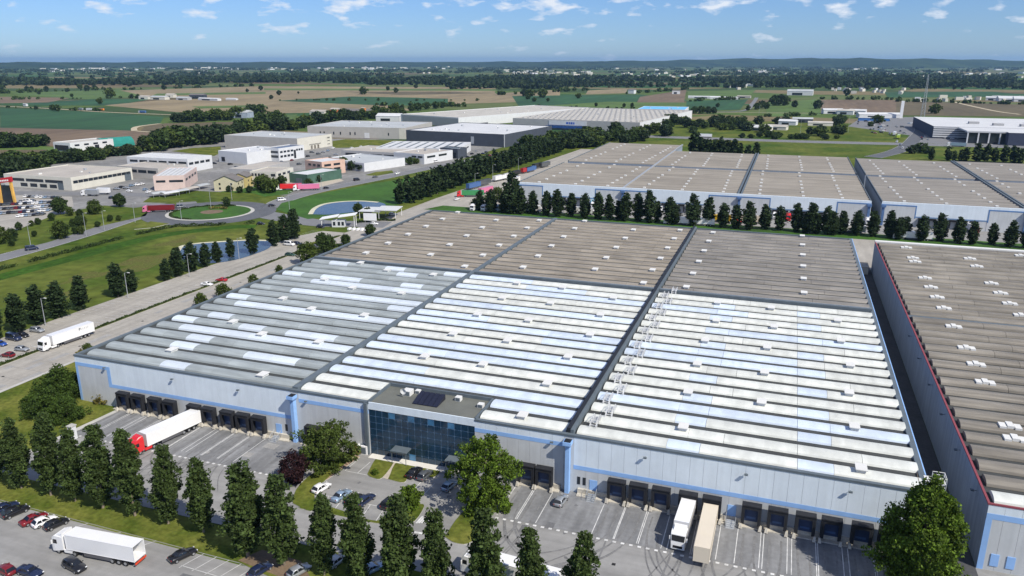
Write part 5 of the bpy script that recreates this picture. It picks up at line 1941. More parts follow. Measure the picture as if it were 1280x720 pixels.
# trees on the roadside lawn by the dealership
for i, (px, py, h) in enumerate(((3, 305, 8), (16, 302, 6), (24, 288, 4), (40, 283, 3), (48, 281, 3.5), (65, 276, 4), (75, 299, 8.5), (80, 298, 7), (76, 268, 9), (88, 270, 5), (92, 284, 4), (99, 283, 5), (104, 282, 5), (100, 271, 4), (113, 267, 3), (120, 268, 8), (122, 284, 3), (150, 259, 7.5), (149, 276, 3), (138, 277, 3.5), (95, 293, 4), (102, 293, 4), (43, 296, 3), (15, 308, 3))):
    p = G(px, py)
    tree(RND if i % 3 else OLV, p[0], p[1], h, f'{nth(i)} young tree from the left on the sloping roadside lawn', group='young trees on the roadside lawn', base=9)
# trees among the workshops
for i, (px, py, h) in enumerate(((328, 238, 9), (338, 241, 9), (331, 232, 8), (352, 234, 7), (413, 210, 8), (420, 211, 7), (428, 209, 8), (440, 213, 7), (452, 214, 5), (386, 233, 5), (397, 228, 5), (287, 240, 4), (300, 241, 4), (312, 241, 4), (500, 206, 5), (512, 206, 6), (520, 205, 5), (545, 196, 5), (555, 197, 4), (283, 254, 3.5), (640, 197, 6))):
    p = G(px, py)
    tree(RNDF, p[0], p[1], h, f'{nth(i)} dark leafy tree from the left among the workshops', group='trees among the workshops', base=10)
# belts of trees beyond the workshops and round the rear warehouses
belt = []
for x0, y0, x1, y1, n, h in ((-10, 185, 60, 182, 9, 12), (0, 222, 60, 216, 6, 13), (0, 212, 45, 208, 5, 11), (45, 206, 130, 200, 10, 9), (110, 198, 175, 193, 8, 8.5), (180, 190, 290, 176, 14, 16), (195, 184, 300, 172, 10, 14), (300, 170, 372, 161, 9, 15), (215, 153, 290, 150, 9, 14), (290, 148, 330, 142, 6, 15), (372, 160, 440, 149, 9, 14), (440, 150, 505, 146, 8, 13), (465, 143, 560, 134, 9, 12), (325, 157, 350, 155, 4, 14)):
    for k in range(n):
        t = (k + 0.5) / n
        belt.append((x0 + (x1 - x0) * t + tr.uniform(-2, 2), y0 + (y1 - y0) * t + tr.uniform(-1, 1), h * tr.uniform(0.75, 1.2)))
for i, (px, py, h) in enumerate(belt):
    p = G(px, py)
    tree(RNDF, p[0], p[1], h, f'{nth(i % 90)} dark tree from the left in the {"near" if i < 90 else "far"} belts behind the workshops', group='belts of trees behind the workshops', base=10, wide=1.15)
mass = []
for k in range(58):
    u = tr.random()
    px = 655 + 205 * u
    py = 193 - 22 * u - tr.random() * (7 + 13 * u)
    mass.append((px, py, tr.uniform(8, 14)))
for k in range(26):
    mass.append((tr.uniform(845, 985), tr.uniform(153, 167), tr.uniform(6, 11)))
for k in range(18):
    mass.append((tr.uniform(925, 1052), tr.uniform(171, 174.5), tr.uniform(4, 7)))
for k in range(10):
    mass.append((tr.uniform(1012, 1055), tr.uniform(162, 171), tr.uniform(6, 10)))
mass += [(1140, 192, 7), (1150, 190, 8), (1158, 192, 6), (1098, 154, 11), (1088, 158, 6), (1050, 155, 12), (1046, 157, 10)]
mass.sort()
for i, (px, py, h) in enumerate(mass):
    p = G(px, py)
    nm = f'{nth(i % 90)}' if i < 90 else f'{nth(i - 90)}'
    tree(RNDF, p[0], p[1], h, f'{nm} round tree from the left in the {"thicket" if i < 90 else "roadside copse"} beyond the rear warehouse', group='thicket beyond the rear warehouse', base=10, wide=1.25)
fieldt = [(75, 106.5, 20), (84, 115, 10), (58, 114, 14), (100, 111, 15), (109, 114, 18), (138, 122, 22), (125, 130, 13), (72, 139, 11), (66, 138, 10), (45, 137, 7), (90, 121, 8), (49, 118, 9), (34, 114, 14), (3, 113, 18), (165, 123, 10), (173, 123, 10), (205, 112, 16), (162, 108, 16), (309, 115, 9), (326, 113, 14), (339, 124, 10), (349, 119, 12), (373, 117, 6), (454, 118, 20), (495, 116, 14), (485, 113, 12), (520, 110, 13), (723, 123, 13), (678, 122, 22), (660, 124, 12), (668, 127, 9), (685, 127, 8), (745, 133, 7), (790, 134, 8), (780, 134, 7), (975, 132, 22), (968, 132, 20), (981, 132, 19), (993, 134, 12), (1022, 136, 16), (952, 135, 14), (946, 137, 12), (958, 136, 12), (935, 138, 9), (897, 134, 8), (868, 142, 12), (876, 142, 13), (885, 142, 12), (892, 142, 11), (1168, 142, 17), (1058, 120, 18), (700, 138, 6), (663, 121, 20), (655, 120, 18), (40, 113, 12), (118, 110, 12)]
fieldt.sort()
for i, (px, py, h) in enumerate(fieldt):
    p = G(px, py)
    tree(RNDF, p[0], p[1], h * 0.9, f'{nth(i)} lone dark tree from the left standing out in the fields', group='lone trees in the fields', base=10, wide=0.95)


# far woods: thousands of crowns that read as one mass
def woods(name, pts, per, seed, mat):
    g = np.random.default_rng(seed)
    P, S = [], []
    pts = np.array(pts)
    n = len(pts)
    D = g.normal(size=(n, per, 3))
    D /= np.linalg.norm(D, axis=2)[:, :, None]
    D *= g.uniform(0.55, 1.0, size=(n, per, 1))
    D[:, :, 0] *= pts[:, None, 3]
    D[:, :, 1] *= pts[:, None, 3]
    D[:, :, 2] = (D[:, :, 2] * 0.5 + 0.5) * pts[:, None, 2]
    C = np.stack([pts[:, 0], pts[:, 1], np.zeros(n)], 1)
    P = (C[:, None, :] + D).reshape(-1, 3)
    sz = np.repeat(pts[:, 2] * 0.28 + pts[:, 3] * 0.12, per)[:, None]
    a = g.normal(size=P.shape)
    a /= np.linalg.norm(a, axis=1)[:, None]
    b = g.normal(size=P.shape)
    b -= a * np.sum(a * b, axis=1)[:, None]
    b /= np.linalg.norm(b, axis=1)[:, None]
    V = np.stack([P - a * sz, P - b * sz * 0.8, P + a * sz, P + b * sz * 0.8], 1).reshape(-1, 3)
    me = np_mesh(name, V, np.arange(len(V)).reshape(-1, 4), mat)
    o = link(name, me, kind='stuff')
    return o


def wedge(px, d):
    r = ray(px, 78)
    l = math.hypot(r[0], r[1])
    return r[0] / l * d, r[1] / l * d


g = np.random.default_rng(42)
pts = []
# the near edge of the woods, a dark continuous belt
for (xa, xb, ya, yb, n, h) in ((-60, 90, 101, 107, 260, 17), (90, 340, 99.5, 106.5, 420, 17), (300, 660, 98, 106.5, 800, 18), (560, 700, 103, 112, 180, 17), (640, 960, 97, 108, 750, 17), (900, 1340, 98, 110, 900, 18), (990, 1340, 107, 112, 120, 12), (640, 900, 106, 109.5, 130, 12)):
    for k in range(n):
        u = g.uniform()
        px, py = xa + (xb - xa) * u, g.uniform(ya, yb)
        q = G(px, py)
        if math.sin(q[0] * 0.0052 + 0.7) + math.sin(q[1] * 0.0061 + q[0] * 0.002) < -0.55 and n > 200:
            continue
        hh = h * g.uniform(0.7, 1.25)
        pts.append((q[0], q[1], hh, hh * g.uniform(0.4, 0.7)))
woods('woods', pts, 26, 1, L_FAR)['label'] = 'dark belt of woodland beyond the fields'
pts = []
for k in range(3400):
    d = 3200 * (4.2 ** g.uniform())
    px = g.uniform(-120, 1400)
    x, y = wedge(px, d)
    v = math.sin(x * 0.0021 + 1.3) + math.sin(y * 0.0027 + x * 0.0009) + 0.8 * math.sin(x * 0.0055 - y * 0.0043) + 0.3 * (px > 650)
    if v < 0.35 and g.uniform() > 0.08:
        continue
    hh = g.uniform(12, 20)
    pts.append((x, y, hh, d * g.uniform(0.0022, 0.006)))
woods('woods', pts, 18, 2, L_FAR)['label'] = 'scattered woods across the distant plain'
pts = []
for (xa, ya, xb, yb, n, h) in ((0, 124.5, 190, 122.5, 26, 5), (150, 112.8, 330, 107.4, 22, 9), (330, 125.5, 602, 126.2, 16, 4), (470, 132, 600, 133.5, 26, 6), (640, 135.5, 860, 139, 40, 5), (858, 127, 930, 124, 20, 6), (956, 146, 1026, 144, 16, 5), (1026, 124, 1130, 125, 26, 6), (1120, 127, 1290, 131, 40, 6), (0, 134.5, 130, 139, 14, 4), (620, 119, 735, 113, 26, 8), (780, 118, 860, 112, 20, 8), (0, 117, 150, 111.5, 26, 8)):
    for k in range(n):
        t = g.uniform()
        q = G(xa + (xb - xa) * t, ya + (yb - ya) * t + g.uniform(-0.15, 0.15))
        hh = h * g.uniform(0.5, 1.4)
        pts.append((q[0], q[1], hh, hh * g.uniform(0.5, 0.9)))
woods('hedgerows', pts, 24, 5, L_MID)['label'] = 'hedgerows along the field edges'
# distant hamlets: pale walls and roofs too small to tell apart
mb = MB()
for (pa, pb, ya, yb, n) in ((0, 130, 86, 90, 26), (110, 300, 83.5, 88, 60), (320, 420, 84, 88.5, 22), (430, 560, 83, 87, 40), (640, 740, 89, 93, 50), (690, 740, 88, 97, 16), (780, 880, 91, 97, 40), (920, 960, 88, 92, 16), (1060, 1100, 85, 87, 16), (1100, 1290, 91, 98, 50), (0, 1280, 83, 93, 60), (900, 960, 98, 112, 16), (1040, 1130, 111, 118, 34), (1130, 1290, 122, 127, 34)):
    for k in range(n * 2 // 3):
        q = G(g.uniform(pa, pb), g.uniform(ya, yb))
        d = math.hypot(*q)
        w, l, h = d * g.uniform(0.0012, 0.0042), d * g.uniform(0.001, 0.002), 5 + d * 0.0006
        a = g.uniform(0, 3.14)
        c, s = math.cos(a), math.sin(a)
        B = [(q[0] + c * u - s * v, q[1] + s * u + c * v) for u, v in ((-w, -l), (w, -l), (w, l), (-w, l))]
        mm = int(g.uniform() * 3)
        mb.hexa([(x, y, -0.3) for x, y in B], [(x, y, h) for x, y in B], 0 if mm else 2, 1 if mm == 1 else 3)
link('hamlets', mb.mesh('hamlets', [CREAM, M('terracotta_roof', (0.30, 0.15, 0.10)), WHITEW, ROOFW]), kind='stuff')['label'] = 'pale distant hamlets in the haze'


# hedges
def hedge(name, pts, w, h, mat, label, gap=0.0, n=60):
    g_ = np.random.default_rng(len(pts) * 7 + int(w * 10))
    P = smooth_line(pts, 12)
    A_ = np.array(P)
    seg = np.linalg.norm(np.diff(A_, axis=0), axis=1)
    cum = np.concatenate([[0], np.cumsum(seg)])
    m = int(cum[-1] * n)
    s = g_.uniform(0, cum[-1], m)
    keep = (np.sin(s * 0.23) + np.sin(s * 0.11 + 1)) > -2 + gap
    s = s[keep]
    x = np.interp(s, cum, A_[:, 0]) + g_.uniform(-w / 2, w / 2, len(s))
    y = np.interp(s, cum, A_[:, 1]) + g_.uniform(-w / 2, w / 2, len(s))
    z = h * np.sqrt(g_.uniform(0.05, 1, len(s))) * (0.8 + 0.25 * np.sin(s * 0.9))
    V, F = leaf_quads(np.stack([x, y, z], 1), 0.4, g_)
    o = link(name, np_mesh(name, V, F, mat))
    tag(o, label, 'hedge')
    return o


hedge('hedge', [(-292.5, 120), (-292, 200), (-291.5, 250), (-289, 295), (-280, 305), (-262, 316), (-255, 322)], 2.0, 1.7, L_TREE, 'long clipped hedge with gaps following the main road', 0.9, 26)
hedge('hedge', [(-206, 340), (-200, 349), (-190, 352)], 1.6, 1.3, L_TREE, 'short dark hedge between gatehouse and car shelter', 0, 40)
hedge('hedge', gp([(383, 314), (405, 311), (430, 308)]), 1.5, 1.2, L_TREE, 'low hedge on the gate lawn', 0, 40)
hedge('hedge', [(RC[0] + 20.4 * math.cos(a), RC[1] + 20.4 * math.sin(a)) for a in [math.radians(d) for d in range(90, 290, 12)]], 1.2, 0.9, L_TREE, 'dark low planting round the edge of the roundabout island', 0.3, 40)
hedge('hedge', gp([(262, 262), (272, 261), (284, 262)]), 2.5, 1.6, L_YEL, 'rusty planting in the middle of the roundabout island', 0, 30)
hedge('hedge', [(-198.2, 60), (-198.2, 200), (-198.2, 310)], 0.9, 0.6, L_TREE, 'low hedge dividing car park and service road', 0.5, 18)
p = G(284, 259)
tree(RND, p[0], p[1], 4.5, 'small dark tree on the roundabout island', base=9)
p = G(585, 598)
for px, py, h in ((632, 640, 2.6), (590, 645, 2.8), (483, 563, 1.6), (498, 571, 1.2), (469, 594, 1.4)):
    q = G(px, py)
    tree([SM], q[0], q[1], h, {632: 'light shrub under the broad tree on the dock side', 590: 'light shrub at the trunk of the broad tree', 483: 'dark little shrub against the glass office', 498: 'round little shrub at the office footpath', 469: 'dark shrub on the lawn before the office'}[px], 'shrub', 'shrub', base=4)

# ------------------------------------------------------------------ cars
def loft(mb, rings, m=0, caps=True):
    k = len(mb.v)
    n = len(rings[0])
    for r in rings:
        mb.v += [tuple(p) for p in r]
    for i in range(len(rings) - 1):
        for j in range(n):
            a, b = k + i * n + j, k + i * n + (j + 1) % n
            mb.f.append((a, b, b + n, a + n))
            mb.m.append(m)
    if caps:
        mb.f.append(tuple(k + j for j in range(n))[::-1])
        mb.f.append(tuple(k + (len(rings) - 1) * n + j for j in range(n)))
        mb.m += [m, m]
    return mb


#        length, half width, bonnet z, roof z, cabin base x (rear, front), roof x (rear, front), tail z
CARS = {
    'hatchback': (4.1, 0.88, 0.88, 1.48, -1.95, 0.95, -1.35, 0.15, 0.92),
    'saloon': (4.6, 0.90, 0.86, 1.44, -1.55, 1.00, -0.75, 0.25, 0.98),
    'estate car': (4.6, 0.90, 0.88, 1.48, -2.20, 1.00, -1.75, 0.25, 0.95),
    'off-road car': (4.5, 0.94, 1.02, 1.68, -2.12, 1.00, -1.75, 0.30, 1.05),
    'van': (5.2, 0.98, 1.15, 2.15, -2.55, 1.75, -2.45, 1.05, 1.2),
}
carmesh = {}
for kind, (Lc, hw, bz, rz, cr0, cf0, rr0, rf0, tz) in CARS.items():
    h = Lc / 2

    def ring(x, w, zt, zb=0.24):
        return [(x, -w, zb + 0.12), (x, -w * 0.9, zb), (x, w * 0.9, zb), (x, w, zb + 0.12), (x, w, zt - 0.2), (x, w * 0.88, zt - 0.03), (x, 0, zt + 0.02), (x, -w * 0.88, zt - 0.03), (x, -w, zt - 0.2)]
    m_ = MB()
    loft(m_, [ring(-h, hw * 0.80, tz - 0.16, 0.34), ring(-h + 0.12, hw * 0.94, tz - 0.02, 0.26), ring(-h + 0.5, hw, tz), ring(cr0 + 0.5, hw, max(tz, bz)), ring(cf0 - 0.1, hw, bz + 0.06), ring(cf0 + 0.3, hw, bz + 0.02), ring(h - 0.45, hw * 0.97, bz - 0.10), ring(h - 0.12, hw * 0.88, bz - 0.2, 0.26), ring(h, hw * 0.72, bz - 0.34, 0.34)])
    cb = max(bz, tz) - 0.02
    wb, wt = hw * 0.93, hw * 0.74
    rx = (rr0 + rf0) / 2

    def gring(z, x0, x1, w):
        return [(x0, -w, z), (x1 - 0.12, -w, z), (x1, -w * 0.7, z), (x1 + 0.04, 0, z), (x1, w * 0.7, z), (x1 - 0.12, w, z), (x0, w, z)]
    loft(m_, [gring(cb - 0.05, cr0, cf0, wb), gring(rz - 0.06, rr0, rf0, wt), gring(rz, rr0 + 0.12, rf0 - 0.15, wt * 0.86)])
    # door mirrors
    for s in (-1, 1):
        m_.box(cf0 - 0.35, s * (hw + 0.08) - 0.08, cb, cf0 - 0.2, s * (hw + 0.08) + 0.08, cb + 0.14)
    body = m_.mesh('body', CP['white'], True)

    def P_(t, x0, x1, w0, w1, z0, z1, s):
        return None
    g_ = MB()
    e = 0.012

    def lerp(a, b, t):
        return a + (b - a) * t
    zlo, zhi = cb + 0.05, rz - 0.10
    tl = (zlo - (cb - 0.05)) / (rz - 0.06 - cb + 0.05)
    th_ = (zhi - (cb - 0.05)) / (rz - 0.06 - cb + 0.05)
    for s in (-1, 1):
        for a, b in ((0.10, 0.46), (0.51, 0.90)):
            q = []
            for t, z in ((tl, zlo), (th_, zhi)):
                xr, xf, w = lerp(cr0, rr0, t), lerp(cf0, rf0, t) - 0.12, lerp(wb, wt, t) + e
                q.append([(lerp(xr, xf, a), s * w, z), (lerp(xr, xf, b), s * w, z)])
            pts = [q[0][0], q[0][1], q[1][1], q[1][0]]
            g_.poly(pts if s < 0 else pts[::-1])
    for (x0, x1, sgn) in ((cr0, rr0, -1), (cf0, rf0, 1)):
        xa, xb = lerp(x0, x1, tl) + sgn * (e + (0.03 if sgn > 0 else 0)), lerp(x0, x1, th_) + sgn * (e + (0.03 if sgn > 0 else 0))
        wa, wbb = lerp(wb, wt, tl) * (0.92 if sgn < 0 else 0.74), lerp(wb, wt, th_) * (0.9 if sgn < 0 else 0.72)
        pts = [(xa, -wa, zlo), (xa, wa, zlo), (xb, wbb, zhi), (xb, -wbb, zhi)]
        g_.poly(pts if sgn > 0 else pts[::-1])
    glass = g_.mesh('windows', CARGLASS)
    hl = MB()
    hl.box(h - 0.2, hw * 0.5, bz - 0.36, h - 0.02, hw * 0.82, bz - 0.22)
    tl_ = MB()
    tl_.box(-h - 0.0, hw * 0.52, tz - 0.32, -h + 0.1, hw * 0.84, tz - 0.14)
    wm_ = MB()
    wm_.cyl((0, -0.11, 0), (0, 0.11, 0), 0.33, n=14)
    wm_.cyl((0, -0.125, 0), (0, 0.125, 0), 0.20, n=10, m=1)
    # one piece version for cars far off
    far = MB()
    off = 0
    for me_, mi in ((m_, 0), (g_, 1)):
        k = len(far.v)
        far.v += me_.v
        far.f += [tuple(k + i for i in f) for f in me_.f]
        far.m += [mi] * len(me_.f)
    for sx in (-h * 0.62, h * 0.62):
        far.box(sx - 0.32, -hw - 0.01, 0, sx + 0.32, hw + 0.01, 0.6, 2)
    carmesh[kind] = dict(body=body, glass=glass, head=hl.mesh('headlight', LAMP), tail=tl_.mesh('tail_light', TAIL), wheel=wm_.mesh('wheel', [TYRE, RIMM], False), far=far.mesh('car', [CP['white'], CARGLASS, TYRE]), h=h, hw=hw)


def recolour(o, mat, slot=0):
    o.material_slots[slot].link = 'OBJECT'
    o.material_slots[slot].material = mat


def car(x, y, deg, col, kind, label, group=None, z=0.06, near=True):
    cm = carmesh[kind]
    if not near:
        o = link('parked_car', cm['far'], None, (x, y, z), math.radians(deg))
        recolour(o, CP[col])
        return tag(o, label, 'car', group)
    r = thing('parked_car', label, 'van' if kind == 'van' else 'car', (x, y, z), math.radians(deg), group)
    b = link('body', cm['body'], r)
    recolour(b, CP[col])
    link('windows', cm['glass'], r)
    for sx in (-1, 1):
        for sy in (-1, 1):
            link('wheel', cm['wheel'], r, (sx * cm['h'] * 0.62, sy * (cm['hw'] - 0.10), 0.33))
    for s in (1, -1):
        for nm, key in (('headlight', 'head'), ('tail_light', 'tail')):
            o = link(nm, cm[key], r)
            o.scale = (1, s, 1)
    return r


near_cars = [
    (402, 613, 78, 'white', 'hatchback', 'white car with a black roof window at the end of the office lot'), (427, 622.5, 80, 'pale blue', 'saloon', 'silver blue saloon parked in the office lot beside the white car'),
    (443, 627, 80, 'black', 'hatchback', 'black hatchback next to the silver blue saloon in the office lot'), (457, 628, 80, 'navy', 'estate car', 'very dark blue car right of the black hatchback in the office lot'),
    (488, 632, 82, 'black', 'off-road car', 'black off-road car alone near the end of the office lot'), (507, 635, 82, 'black', 'hatchback', 'black hatchback by the small round tree in the office lot'),
    (518, 593.5, 84, 'black', 'saloon', 'black saloon parked near the office footpath'), (531, 597, 84, 'grey', 'hatchback', 'dark grey hatchback parked beside the black saloon by the office'),
    (562, 610, 80, 'pale blue', 'hatchback', 'pale blue car half hidden under the broad tree'),
    (701, 629, 84, 'silver', 'hatchback', 'silver hatchback parked alone in the dock yard'),
    (7, 638, 75, 'navy', 'estate car', 'dark blue car at the left end of the lorry park row'), (20, 643, 75, 'black', 'off-road car', 'big black car next to the dark blue one in the lorry park'),
    (43, 652, 75, 'dark red', 'saloon', 'dark red car in the lorry park row'), (56, 655, 75, 'white', 'hatchback', 'white hatchback between the red and the black car'), (71, 658, 75, 'black', 'hatchback', 'black hatchback beside the white hatchback in the lorry park'),
    (94, 711, -10, 'black', 'off-road car', 'black off-road car driving below the white lorry'), (229, 697, 68, 'black', 'saloon', 'black saloon parked alone at the grass strip'),
    (8, 716, 170, 'dark red', 'hatchback', 'dark red car at the bottom left edge'), (38, 718, 0, 'navy', 'saloon', 'dark car with pale bonnet at the bottom edge'),
    (326, 716, 75, 'navy', 'hatchback', 'dark violet blue car in the poplar shade at the bottom'), (422, 704, 78, 'silver', 'hatchback', 'silver car seen between two front poplars'), (466, 714, 60, 'pale blue', 'saloon', 'pale blue saloon seen past the front poplars'), (374, 717, 70, 'silver', 'hatchback', 'silver car at the bottom edge under a poplar'),
    (47, 415, 2, 'silver', 'off-road car', 'silver off-road car parked under the poplars of the car park'), (29, 421, -3, 'black', 'hatchback', 'black car parked right of the navy van'), (18, 425, -3, 'navy', 'van', 'navy people carrier parked beside the black car'), (1, 432, 0, 'blue', 'hatchback', 'bright blue car at the left edge of the car park'),
    (28, 438.5, 8, 'silver', 'hatchback', 'small silver hatchback driving through the car park'), (10, 446, 185, 'dark red', 'hatchback', 'dark red hatchback parked beside the verge'),
    (259, 357, 5, 'white', 'saloon', 'white car parked at the far verge of the car park'), (277, 351.5, 185, 'red', 'saloon', 'red car parked near the white one at the far verge'),
    (362, 307, 0, 'white', 'van', 'white van under the last car park poplar'), (372, 306, 0, 'navy', 'estate car', 'navy car beside the white van at the end poplar'), (363, 320, 10, 'green', 'estate car', 'dark green car crossing the end of the car park'), (379, 315, 20, 'silver', 'hatchback', 'silver car by the gate lawn hedge'), (395, 310, 10, 'grey', 'hatchback', 'grey car by the gate lawn near the round tree'),
    (40, 312.5, 62, 'navy', 'van', 'dark blue van driving on the main road'), (226, 260, 50, 'grey', 'van', 'grey blue van leaving the roundabout'), (352, 251, 55, 'white', 'van', 'white van driving away from the roundabout'), (340, 258, 60, 'black', 'hatchback', 'black car entering the roundabout'), (326, 281, 20, 'black', 'hatchback', 'black car on the gate lane'),
    (408, 236, 75, 'black', 'hatchback', 'black car behind the pink lorry'), (446, 226, 75, 'black', 'van', 'black van turning off the through road'), (497, 217.5, 78, 'white', 'saloon', 'white car on the through road by the pond lawn'), (469, 222, 75, 'grey', 'saloon', 'dark grey car on the through road'), (545, 203, 80, 'white', 'van', 'white van parked beside the through road'),
    (571, 250, 78, 'white', 'saloon', 'white car driving past the red lorry cab'), (468, 281, 20, 'white', 'hatchback', 'white car parked under the car shelter'), (491, 269, 20, 'white', 'estate car', 'white estate car at the end of the car shelter'), (401, 285, 10, 'black', 'hatchback', 'black car waiting at the gatehouse'),
    (20 + 15, 253, 40, 'white', 'van', 'white van before the cream workshop'), (75, 250, 45, 'black', 'estate car', 'black car at the corner of cream workshop'),
]
for px, py, deg, col, kind, lab in near_cars:
    p = G(px, py)
    car(p[0], p[1], deg, col, kind, lab)

cc = ['white', 'black', 'silver', 'grey', 'white', 'navy', 'silver', 'black', 'grey', 'white', 'dark red', 'pale blue']
kk = ['hatchback', 'saloon', 'estate car', 'off-road car']
ci = 0
for row, (xa, ya, xb, yb, n, nm) in enumerate(((30, 246.5, 75, 248.5, 9, 'workshop'), (24, 253, 44, 252, 4, 'short'), (0, 257, 70, 253.5, 14, 'long'), (0, 262.5, 67, 258.5, 14, 'middle'), (0, 268, 64, 263.5, 13, 'kerbside'), (22, 271.5, 56, 268.5, 7, 'front'))):
    a, b = np.array(G(xa, ya)), np.array(G(xb, yb))
    for k in range(n):
        q = a + (b - a) * (k + 0.5) / n
        c_ = cc[(ci * 7 + row * 3) % 12]
        car(q[0], q[1], 115 + tr.uniform(-3, 3), c_, kk[(ci * 5) % 4], f'{c_} car, {nth(k)} from the left in the {nm} row of the dealership lot', 'cars of the dealership lot', 0.1, False)
        ci += 1
for i, (px, py) in enumerate(((152, 235), (158, 236), (165, 233), (172, 232), (178, 231), (146, 237), (288, 206), (345, 204), (352, 203), (365, 201), (390, 191), (398, 193), (385, 196), (372, 195), (410, 189), (416, 186), (378, 190), (404, 191), (590, 193), (597, 196), (604, 193), (612, 195), (619, 192), (608, 191), (585, 197), (595, 190), (182, 238), (186, 241), (162, 240), (150, 246), (140, 248), (302, 213), (296, 210), (330, 206), (358, 208), (374, 206), (398, 206), (420, 194), (430, 196), (440, 186), (452, 184), (465, 186), (535, 198), (548, 199), (560, 198), (570, 197), (578, 196), (276, 200), (268, 205), (282, 202), (245, 206), (640, 193), (628, 196), (480, 204), (494, 203))):
    p = G(px, py)
    c_ = cc[(i * 5 + 1) % 12]
    car(p[0], p[1], tr.choice((10, 80, 100)), c_, kk[i % 4], f'{c_} car, {nth(i)} from the left in the yards between the workshops', 'cars in the workshop yards', 0.1, False)
for i in range(64):
    if i < 34:
        px, py = 1072 + 70 * tr.random(), 150 + 18 * tr.random()
    else:
        px, py = 1150 + 132 * tr.random(), 171 + 4.5 * tr.random() + (0 if i < 50 else -0.5)
    p = G(px, py)
    c_ = cc[(i * 5 + 2) % 12]
    car(p[0], p[1], tr.choice((5, 80, 95)), c_, ('van' if i % 9 == 0 else kk[i % 4]), f'{c_} car, {nth(i if i < 34 else i - 34)} in the {"pylon side" if i < 34 else "glass front"} car park of the far hall', 'cars in the hall car park', 0.12, False)
for i, (px, py, c_) in enumerate(((1121, 178, 'white'), (1128, 186, 'white'), (1125, 182, 'silver'), (1105, 163, 'white'), (1112, 168, 'silver'), (1098, 160, 'black'))):
    p = G(px, py)
    car(p[0], p[1], 78, c_, 'van', f'{c_} van, {nth(i)} in the queue on the overpass road', 'vans on the overpass road', 0.14, False)

# ------------------------------------------------------------------ lorries
w_ = MB()
w_.cyl((0, -0.17, 0), (0, 0.17, 0), 0.5, n=14)
w_.cyl((0, -0.19, 0), (0, 0.19, 0), 0.28, n=10, m=1)
LW = w_.mesh('wheel', [TYRE, RIMM])
# cab: origin at ground below the middle of the front axle group, front at +x
c_ = MB()
loft(c_, [[(x, -1.25 + k, zb), (x, 1.25 - k, zb), (x, 1.25 - k, zt), (x, -1.25 + k, zt)] for x, k, zb, zt in ((-1.15, 0.0, 0.9, 3.35), (0.55, 0.0, 0.5, 3.4), (0.95, 0.03, 0.42, 3.05), (1.2, 0.08, 0.40, 1.75), (1.28, 0.14, 0.45, 1.2))])
c_.hexa([(-1.1, -1.18, 3.36), (0.35, -1.0, 3.40), (0.35, 1.0, 3.40), (-1.1, 1.18, 3.36)], [(-1.1, -1.1, 3.95), (-0.3, -0.9, 3.85), (-0.3, 0.9, 3.85), (-1.1, 1.1, 3.95)])
for s in (-1, 1):
    c_.box(0.85, s * 1.42 - 0.12, 1.9, 0.98, s * 1.42 + 0.12, 2.6)
    c_.box(-2.9, s * 1.1 - 0.12, 0.45, -1.2, s * 1.1 + 0.12, 1.0)
CAB = c_.mesh('cab', CP['white'])
g_ = MB()
g_.poly([(1.215, -1.05, 1.95), (1.215, 1.05, 1.95), (0.99, 1.12, 2.95), (0.99, -1.12, 2.95)])
for s in (-1, 1):
    q = [(0.0, s * 1.262, 1.95), (0.9, s * 1.262, 1.95), (0.75, s * 1.262, 2.75), (0.0, s * 1.262, 2.75)]
    g_.poly(q if s < 0 else q[::-1])
g_.poly([(1.30, -0.8, 0.65), (1.30, 0.8, 0.65), (1.29, 0.8, 1.15), (1.29, -0.8, 1.15)])
CABG = g_.mesh('windscreen', CARGLASS)
f_ = MB()
f_.box(-4.6, -0.45, 0.75, 1.0, 0.45, 1.0)
f_.box(-3.9, -0.5, 1.0, -2.6, 0.5, 1.15)
CHAS = f_.mesh('chassis', TYRE)


def trailer_mesh(L_=13.6, opened=False):
    t_ = MB()
    # origin at the front of the box, running towards -x
    if opened:
        t_.box(-L_, -1.27, 1.15, 0, 1.27, 1.3)
        t_.box(-L_, -1.27, 1.301, 0, -1.21, 4.0)
        t_.box(-L_, 1.21, 1.301, 0, 1.27, 4.0)
        t_.box(-L_, -1.208, 3.94, 0, 1.208, 4.0)
        t_.box(-0.06, -1.208, 1.301, 0, 1.208, 3.938)
    else:
        t_.box(-L_, -1.27, 1.15, 0, 1.27, 4.0)
    for x in (-L_ + 0.04, -0.04):
        for s in (-1, 1):
            t_.box(x - 0.05, s * 1.28 - 0.02, 1.1, x + 0.05, s * 1.28 + 0.02, 4.02)
    for s in (-1, 1):
        t_.box(-L_ + 0.1, s * 1.283 - 0.012, 3.9, -0.1, s * 1.283 + 0.012, 3.98)
        t_.box(-L_ + 0.1, s * 1.283 - 0.012, 1.16, -0.1, s * 1.283 + 0.012, 1.26)
    return t_.mesh('trailer_box', CP['white'])


TB, TBO, TB_S = trailer_mesh(), trailer_mesh(13.6, True), trailer_mesh(7.6)
r_ = MB()
r_.box(-13.6, -0.5, 0.85, -0.6, 0.5, 1.14)
r_.box(-13.62, -1.25, 0.55, -13.4, 1.25, 0.75)
for s in (-1, 1):
    r_.box(-9.0, s * 1.2 - 0.03, 0.45, -3.4, s * 1.2 + 0.03, 1.0)
    r_.box(-2.8, s * 0.8 - 0.08, 0.05, -2.6, s * 0.8 + 0.08, 0.9)
TF = r_.mesh('trailer_frame', M('trailer_frame_grey', (0.10, 0.10, 0.11)))
r2 = MB()
r2.box(-13.7, -1.25, 0.6, -13.605, 1.25, 0.95)
BUMPER = r2.mesh('rear_bumper', M('bumper_red', (0.6, 0.06, 0.02)))


